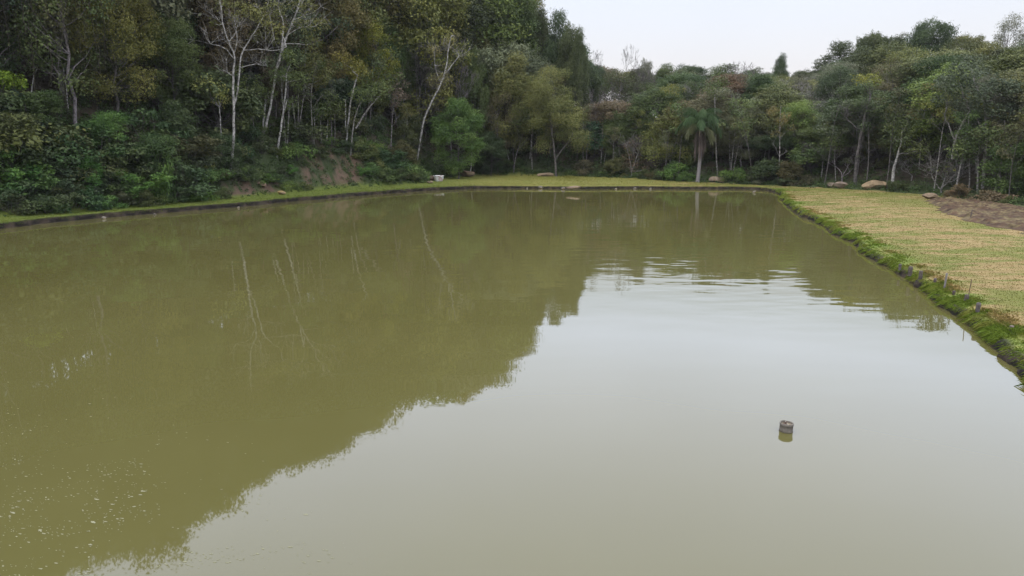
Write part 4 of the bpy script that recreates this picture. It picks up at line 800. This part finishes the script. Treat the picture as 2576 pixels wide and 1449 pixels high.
# ------------------------------------------------------------------ white tank
def tank():
    x, y, z, D = hitD(1104, 455.5); root = link('water_tank', None, loc=(x, y, z-.03)); mb = MB(); k = 40; prof = [(.38, 0), (.40, .02), (.44, .18), (.50, .44), (.52, .62), (.56, .635), (.56, .68), (.53, .69), (.50, .67), (.47, .40), (.38, .06)]
    th = np.arange(k)*2*math.pi/k; V = []
    for r, h_ in prof:
        ch = 0.
        rr = np.full(k, r*1.0); zz = np.full(k, h_)
        if h_ > .5: zz = zz-.07*smooth(vn(th*2.2, th*0, 4), .5, .9)      # broken rim
        V.append(np.stack([rr*np.cos(th), rr*np.sin(th), zz], 1))
    V = np.vstack(V); i = np.arange(len(prof)-1)[:, None]*k; j = np.arange(k)[None]; Q = np.stack([i+j, i+(j+1) % k, i+k+(j+1) % k, i+k+j], -1).reshape(-1, 4)
    mb.add(V, Q); c = len(prof)-1; V2 = np.vstack([V[c*k:], [[0, 0, .06]]]); mb.add(V2, (), [(a, (a+1) % k, k) for a in range(k)])
    link('tub', mb.mesh('tub', smooth_=True), M['tank'], root)
    st = MB()
    for a in (-1.9, -1.25): st.tube([(.545*math.cos(a), .545*math.sin(a), .60), (.525*math.cos(a), .525*math.sin(a), .42), (.455*math.cos(a), .455*math.sin(a), .16)], [.012, .012, .01], 5)
    link('reinforcing_ribs', st.mesh('rib'), M['tank'], root); tag(root, 'old white tub-shaped tank with flaking paint on the far left of the lawn', 'tank')
    s = D/FPX; root.scale = (1.13, 1.13, 1.0)
    # leaning brown board beside it
    b = AT(1090, 448, D+.5); mb = MB(); n = 7
    P = [(a*.42-.42, .04*math.sin(a*3), h_) for h_ in (0, .62) for a in np.linspace(0, 2, n)]; P2 = [(p[0]*.96, p[1]+.05, p[2]) for p in P]; V = np.array(P+P2); Q = []
    for a in range(n-1): Q += [(a, a+1, n+a+1, n+a), (2*n+a, 3*n+a, 3*n+a+1, 2*n+a+1), (n+a, n+a+1, 3*n+a+1, 3*n+a), (a, 2*n+a, 2*n+a+1, a+1)]
    Q += [(0, n, 3*n, 2*n), (n-1, 3*n-1, 4*n-1, 2*n-1)]; mb.add(V, Q); o = link('rusty_sheet', mb.mesh('rusty_sheet'), M['conc'], loc=(b[0], b[1], terr1(b[0], b[1])-.02), color=(.11, .075, .06)); tag(o, 'brown rusted sheet standing against the left of the white tank', 'metal sheet')
tank()
# ------------------------------------------------------------------ stakes on the right bank
def stake(px, py, wpx, hpx, label, thin=False, col=(.085, .072, .060), lean=0):
    x, y, z, D = hitD(px, py); r = wpx*D/FPX/2; h_ = hpx*D/FPX; rg = np.random.default_rng(int(px)); n = 7
    zz = np.linspace(-.15, h_, n); P = np.stack([lean*zz+rg.normal(0, .05*r, n), rg.normal(0, .05*r, n), zz], 1); mb = MB(); mb.tube(P, r*(1+rg.normal(0, .05, n)), 9)
    if not thin: mb.tube([P[-1]-[0, 0, r*.2], P[-1]+[0, 0, r*.12]], [r*.86, r*.7], 9)
    o = link('rod' if thin else 'stake', mb.mesh('stake'), M['wood'], loc=(x, y, z), color=col); tag(o, label, 'rod' if thin else 'stake', 'stakes along the right bank')
stake(2264, 672, 6, 5, 'tiny grey stake, farthest of the row on the right bank', col=(.09, .08, .072))
stake(2289, 686, 9, 12, 'short grey stake, second from the far end of the bank row')
stake(2315, 697, 8, 12, 'short grey stake, third from the far end of the bank row')
stake(2352, 707, 6, 6, 'low dark stump left of the tallest stake', col=(.10, .08, .07))
stake(2376, 722, 4.2, 30, 'tallest wooden stake with pale cut top on the right bank', col=(.17, .155, .14), lean=.04)
stake(2399, 740, 6, 5, 'low dark stump between the tallest stake and the thin rod', col=(.08, .06, .055))
stake(2430, 757, 8.5, 12, 'grey stake standing at the foot of the thin rod')
stake(2434, 757, 1.6, 46, 'thin rusty rod sticking up beside a grey stake', True, (.10, .06, .045), .05)
stake(2459, 784, 8.5, 17, 'short grey stake nearest the camera on the right bank', col=(.09, .078, .07))
stake(2544, 830, 9, 6, 'low broken stump in the grass near the right margin', col=(.16, .13, .11))
stake(2440, 553, 2.2, 22, 'thin dark stick standing in the tilled soil', True, (.09, .07, .06), .1)
# ------------------------------------------------------------------ drain pipe standing in the water
def pipe():
    b = G(1980, 1087, 0); D = math.hypot(b[0], b[1]); r = 14.8*math.hypot(D, CAMH)/FPX; H = 1.42*r
    root = link('drain_pipe', None, loc=(b[0], b[1]+r*.5, 0)); mb = MB(); k = 40; th = np.arange(k)*2*math.pi/k
    prof = [(1.0, -.9), (1.0, .0), (.985, .25), (1.0, .55), (.985, 1.02), (1.04, 1.06), (1.05, 1.12), (1.045, H/r-.03), (1.0, H/r), (.90, H/r), (.875, H/r-.05), (.87, -.3)]
    V = []
    for i_, (a, h_) in enumerate(prof):
        jag = (fbm(th*1.6, th*0, 3, 3)-.5)*.20*smooth(np.full(k, h_), .6, 1.3); seam = 1+.012*(fbm(th*3, th*0+h_*4, 6)-.5)
        V.append(np.stack([a*r*seam*np.cos(th), a*r*seam*np.sin(th), (h_+jag)*r], 1))
    V = np.vstack(V); i = np.arange(len(prof)-1)[:, None]*k; j = np.arange(k)[None]; mb.add(V, np.stack([i+j, i+(j+1) % k, i+k+(j+1) % k, i+k+j], -1).reshape(-1, 4))
    link('pipe_wall', mb.mesh('pipe_wall', smooth_=True), M['conc'], root, color=(.135, .120, .098))
    wb = MB(); V = []
    for a, h_ in ((1.01, -.2), (1.05, .02), (1.045, .12), (1.0, .17)):
        V.append(np.stack([a*r*np.cos(th), a*r*np.sin(th), (h_+.06*(vn(th*3, th*0, 8)-.5)*(h_ > .1))*r], 1))
    V = np.vstack(V); i = np.arange(3)[:, None]*k; wb.add(V, np.stack([i+j, i+(j+1) % k, i+k+(j+1) % k, i+k+j], -1).reshape(-1, 4))
    o = link('algae_band', wb.mesh('algae_band', smooth_=True), M['conc'], root, color=(.075, .066, .048)); o['label'] = 'dark wet algae band at the waterline'
    # silt disc, divider and rusty lumps inside
    s_ = MB(); V = np.vstack([np.stack([.87*r*np.cos(th), .87*r*np.sin(th), np.full(k, 1.05*r)+.03*r*vn(th*2, th*0, 2)], 1), [[0, 0, 1.0*r]]]); s_.add(V, (), [(a, (a+1) % k, k) for a in range(k)]); link('silt', s_.mesh('silt'), M['conc'], root, color=(.24, .20, .13))
    d_ = MB(); d_.tube([(.10*r, -.84*r, 1.22*r), (.02*r, 0, 1.26*r), (.12*r, .84*r, 1.22*r)], .07*r, 6); link('divider', d_.mesh('divider'), M['conc'], root, color=(.32, .28, .22))
    rg = np.random.default_rng(4); l_ = MB()
    for _ in range(7):
        p = np.array([rg.uniform(-.7, -.1)*r, rg.uniform(-.55, .55)*r, 1.1*r]); l_.tube([p, p+rg.normal(0, .12*r, 3), p+rg.normal(0, .22*r, 3)+[0, 0, .12*r]], [.13*r, .12*r, .05*r], 6)
    link('debris', l_.mesh('debris'), M['conc'], root, color=(.095, .058, .042)); root.rotation_euler = (R(-1), R(2), 0)
    tag(root, 'short round concrete drain pipe standing in the pond with debris inside', 'pipe')
pipe()
# ------------------------------------------------------------------ floating flecks
def flecks():
    rg = np.random.default_rng(12); V = []; F = []; n = 0; cnt = 0
    while cnt < 1050:
        px = rg.uniform(-60, 900); py = rg.uniform(930, 1480)
        lim = np.interp(px, [-60, 200, 420, 650, 900], [940, 960, 1040, 1130, 1330]); f = fbm(np.array([px/160.]), np.array([py/45.+px/300]), 4, 3)[0]
        edge = np.interp(py-lim, [-20, 60, 160], [0, .5, 1])*np.interp(px, [350, 620, 880], [1, .8, .25])
        if rg.random() > edge*(.05+.95*max(0, (f-.42)*5.5)): continue
        c = G(px, py, .003); k = 7; s = rg.lognormal(-5.3, .45); a = -.9+px/1100*1.0+rg.normal(0, .3); st = rg.uniform(1.1, 3.6); t = np.arange(k)*2*math.pi/k; rr = s*(1+rg.uniform(-.35, .35, k))
        u, v = rr*np.cos(t)*st, rr*np.sin(t); V.append(np.stack([c[0]+u*math.cos(a*.4)-v*math.sin(a*.4), c[1]+u*math.sin(a*.4)+v*math.cos(a*.4), np.full(k, .003)], 1)); F.append(np.arange(k)+n); n += k; cnt += 1
    tag(link('floating_flecks', mesh_np('floating_flecks', np.vstack(V), np.array(F)), M['foam']), 'scattered pale foam flecks drifting on the near left water', 'foam', kind='stuff')
flecks()

# ------------------------------------------------------------------ thin air
def haze():
    mb = MB(); x0, x1, y0, y1, z0, z1 = -260, 260, -240, 300, -3.4, 60
    mb.add([(x0, y0, z0), (x1, y0, z0), (x1, y1, z0), (x0, y1, z0), (x0, y0, z1), (x1, y0, z1), (x1, y1, z1), (x0, y1, z1)], [(0, 3, 2, 1), (4, 5, 6, 7), (0, 1, 5, 4), (1, 2, 6, 5), (2, 3, 7, 6), (3, 0, 4, 7)])
    m, nt = mat('air'); o = N(nt, 'ShaderNodeOutputMaterial'); v = N(nt, 'ShaderNodeVolumePrincipled', Density=.00012, Anisotropy=.2); v.inputs['Color'].default_value = (.95, .97, 1, 1)
    nt.links.new(v.outputs[0], o.inputs['Volume']); tag(link('haze', mb.mesh('haze'), m), kind='stuff')
haze()
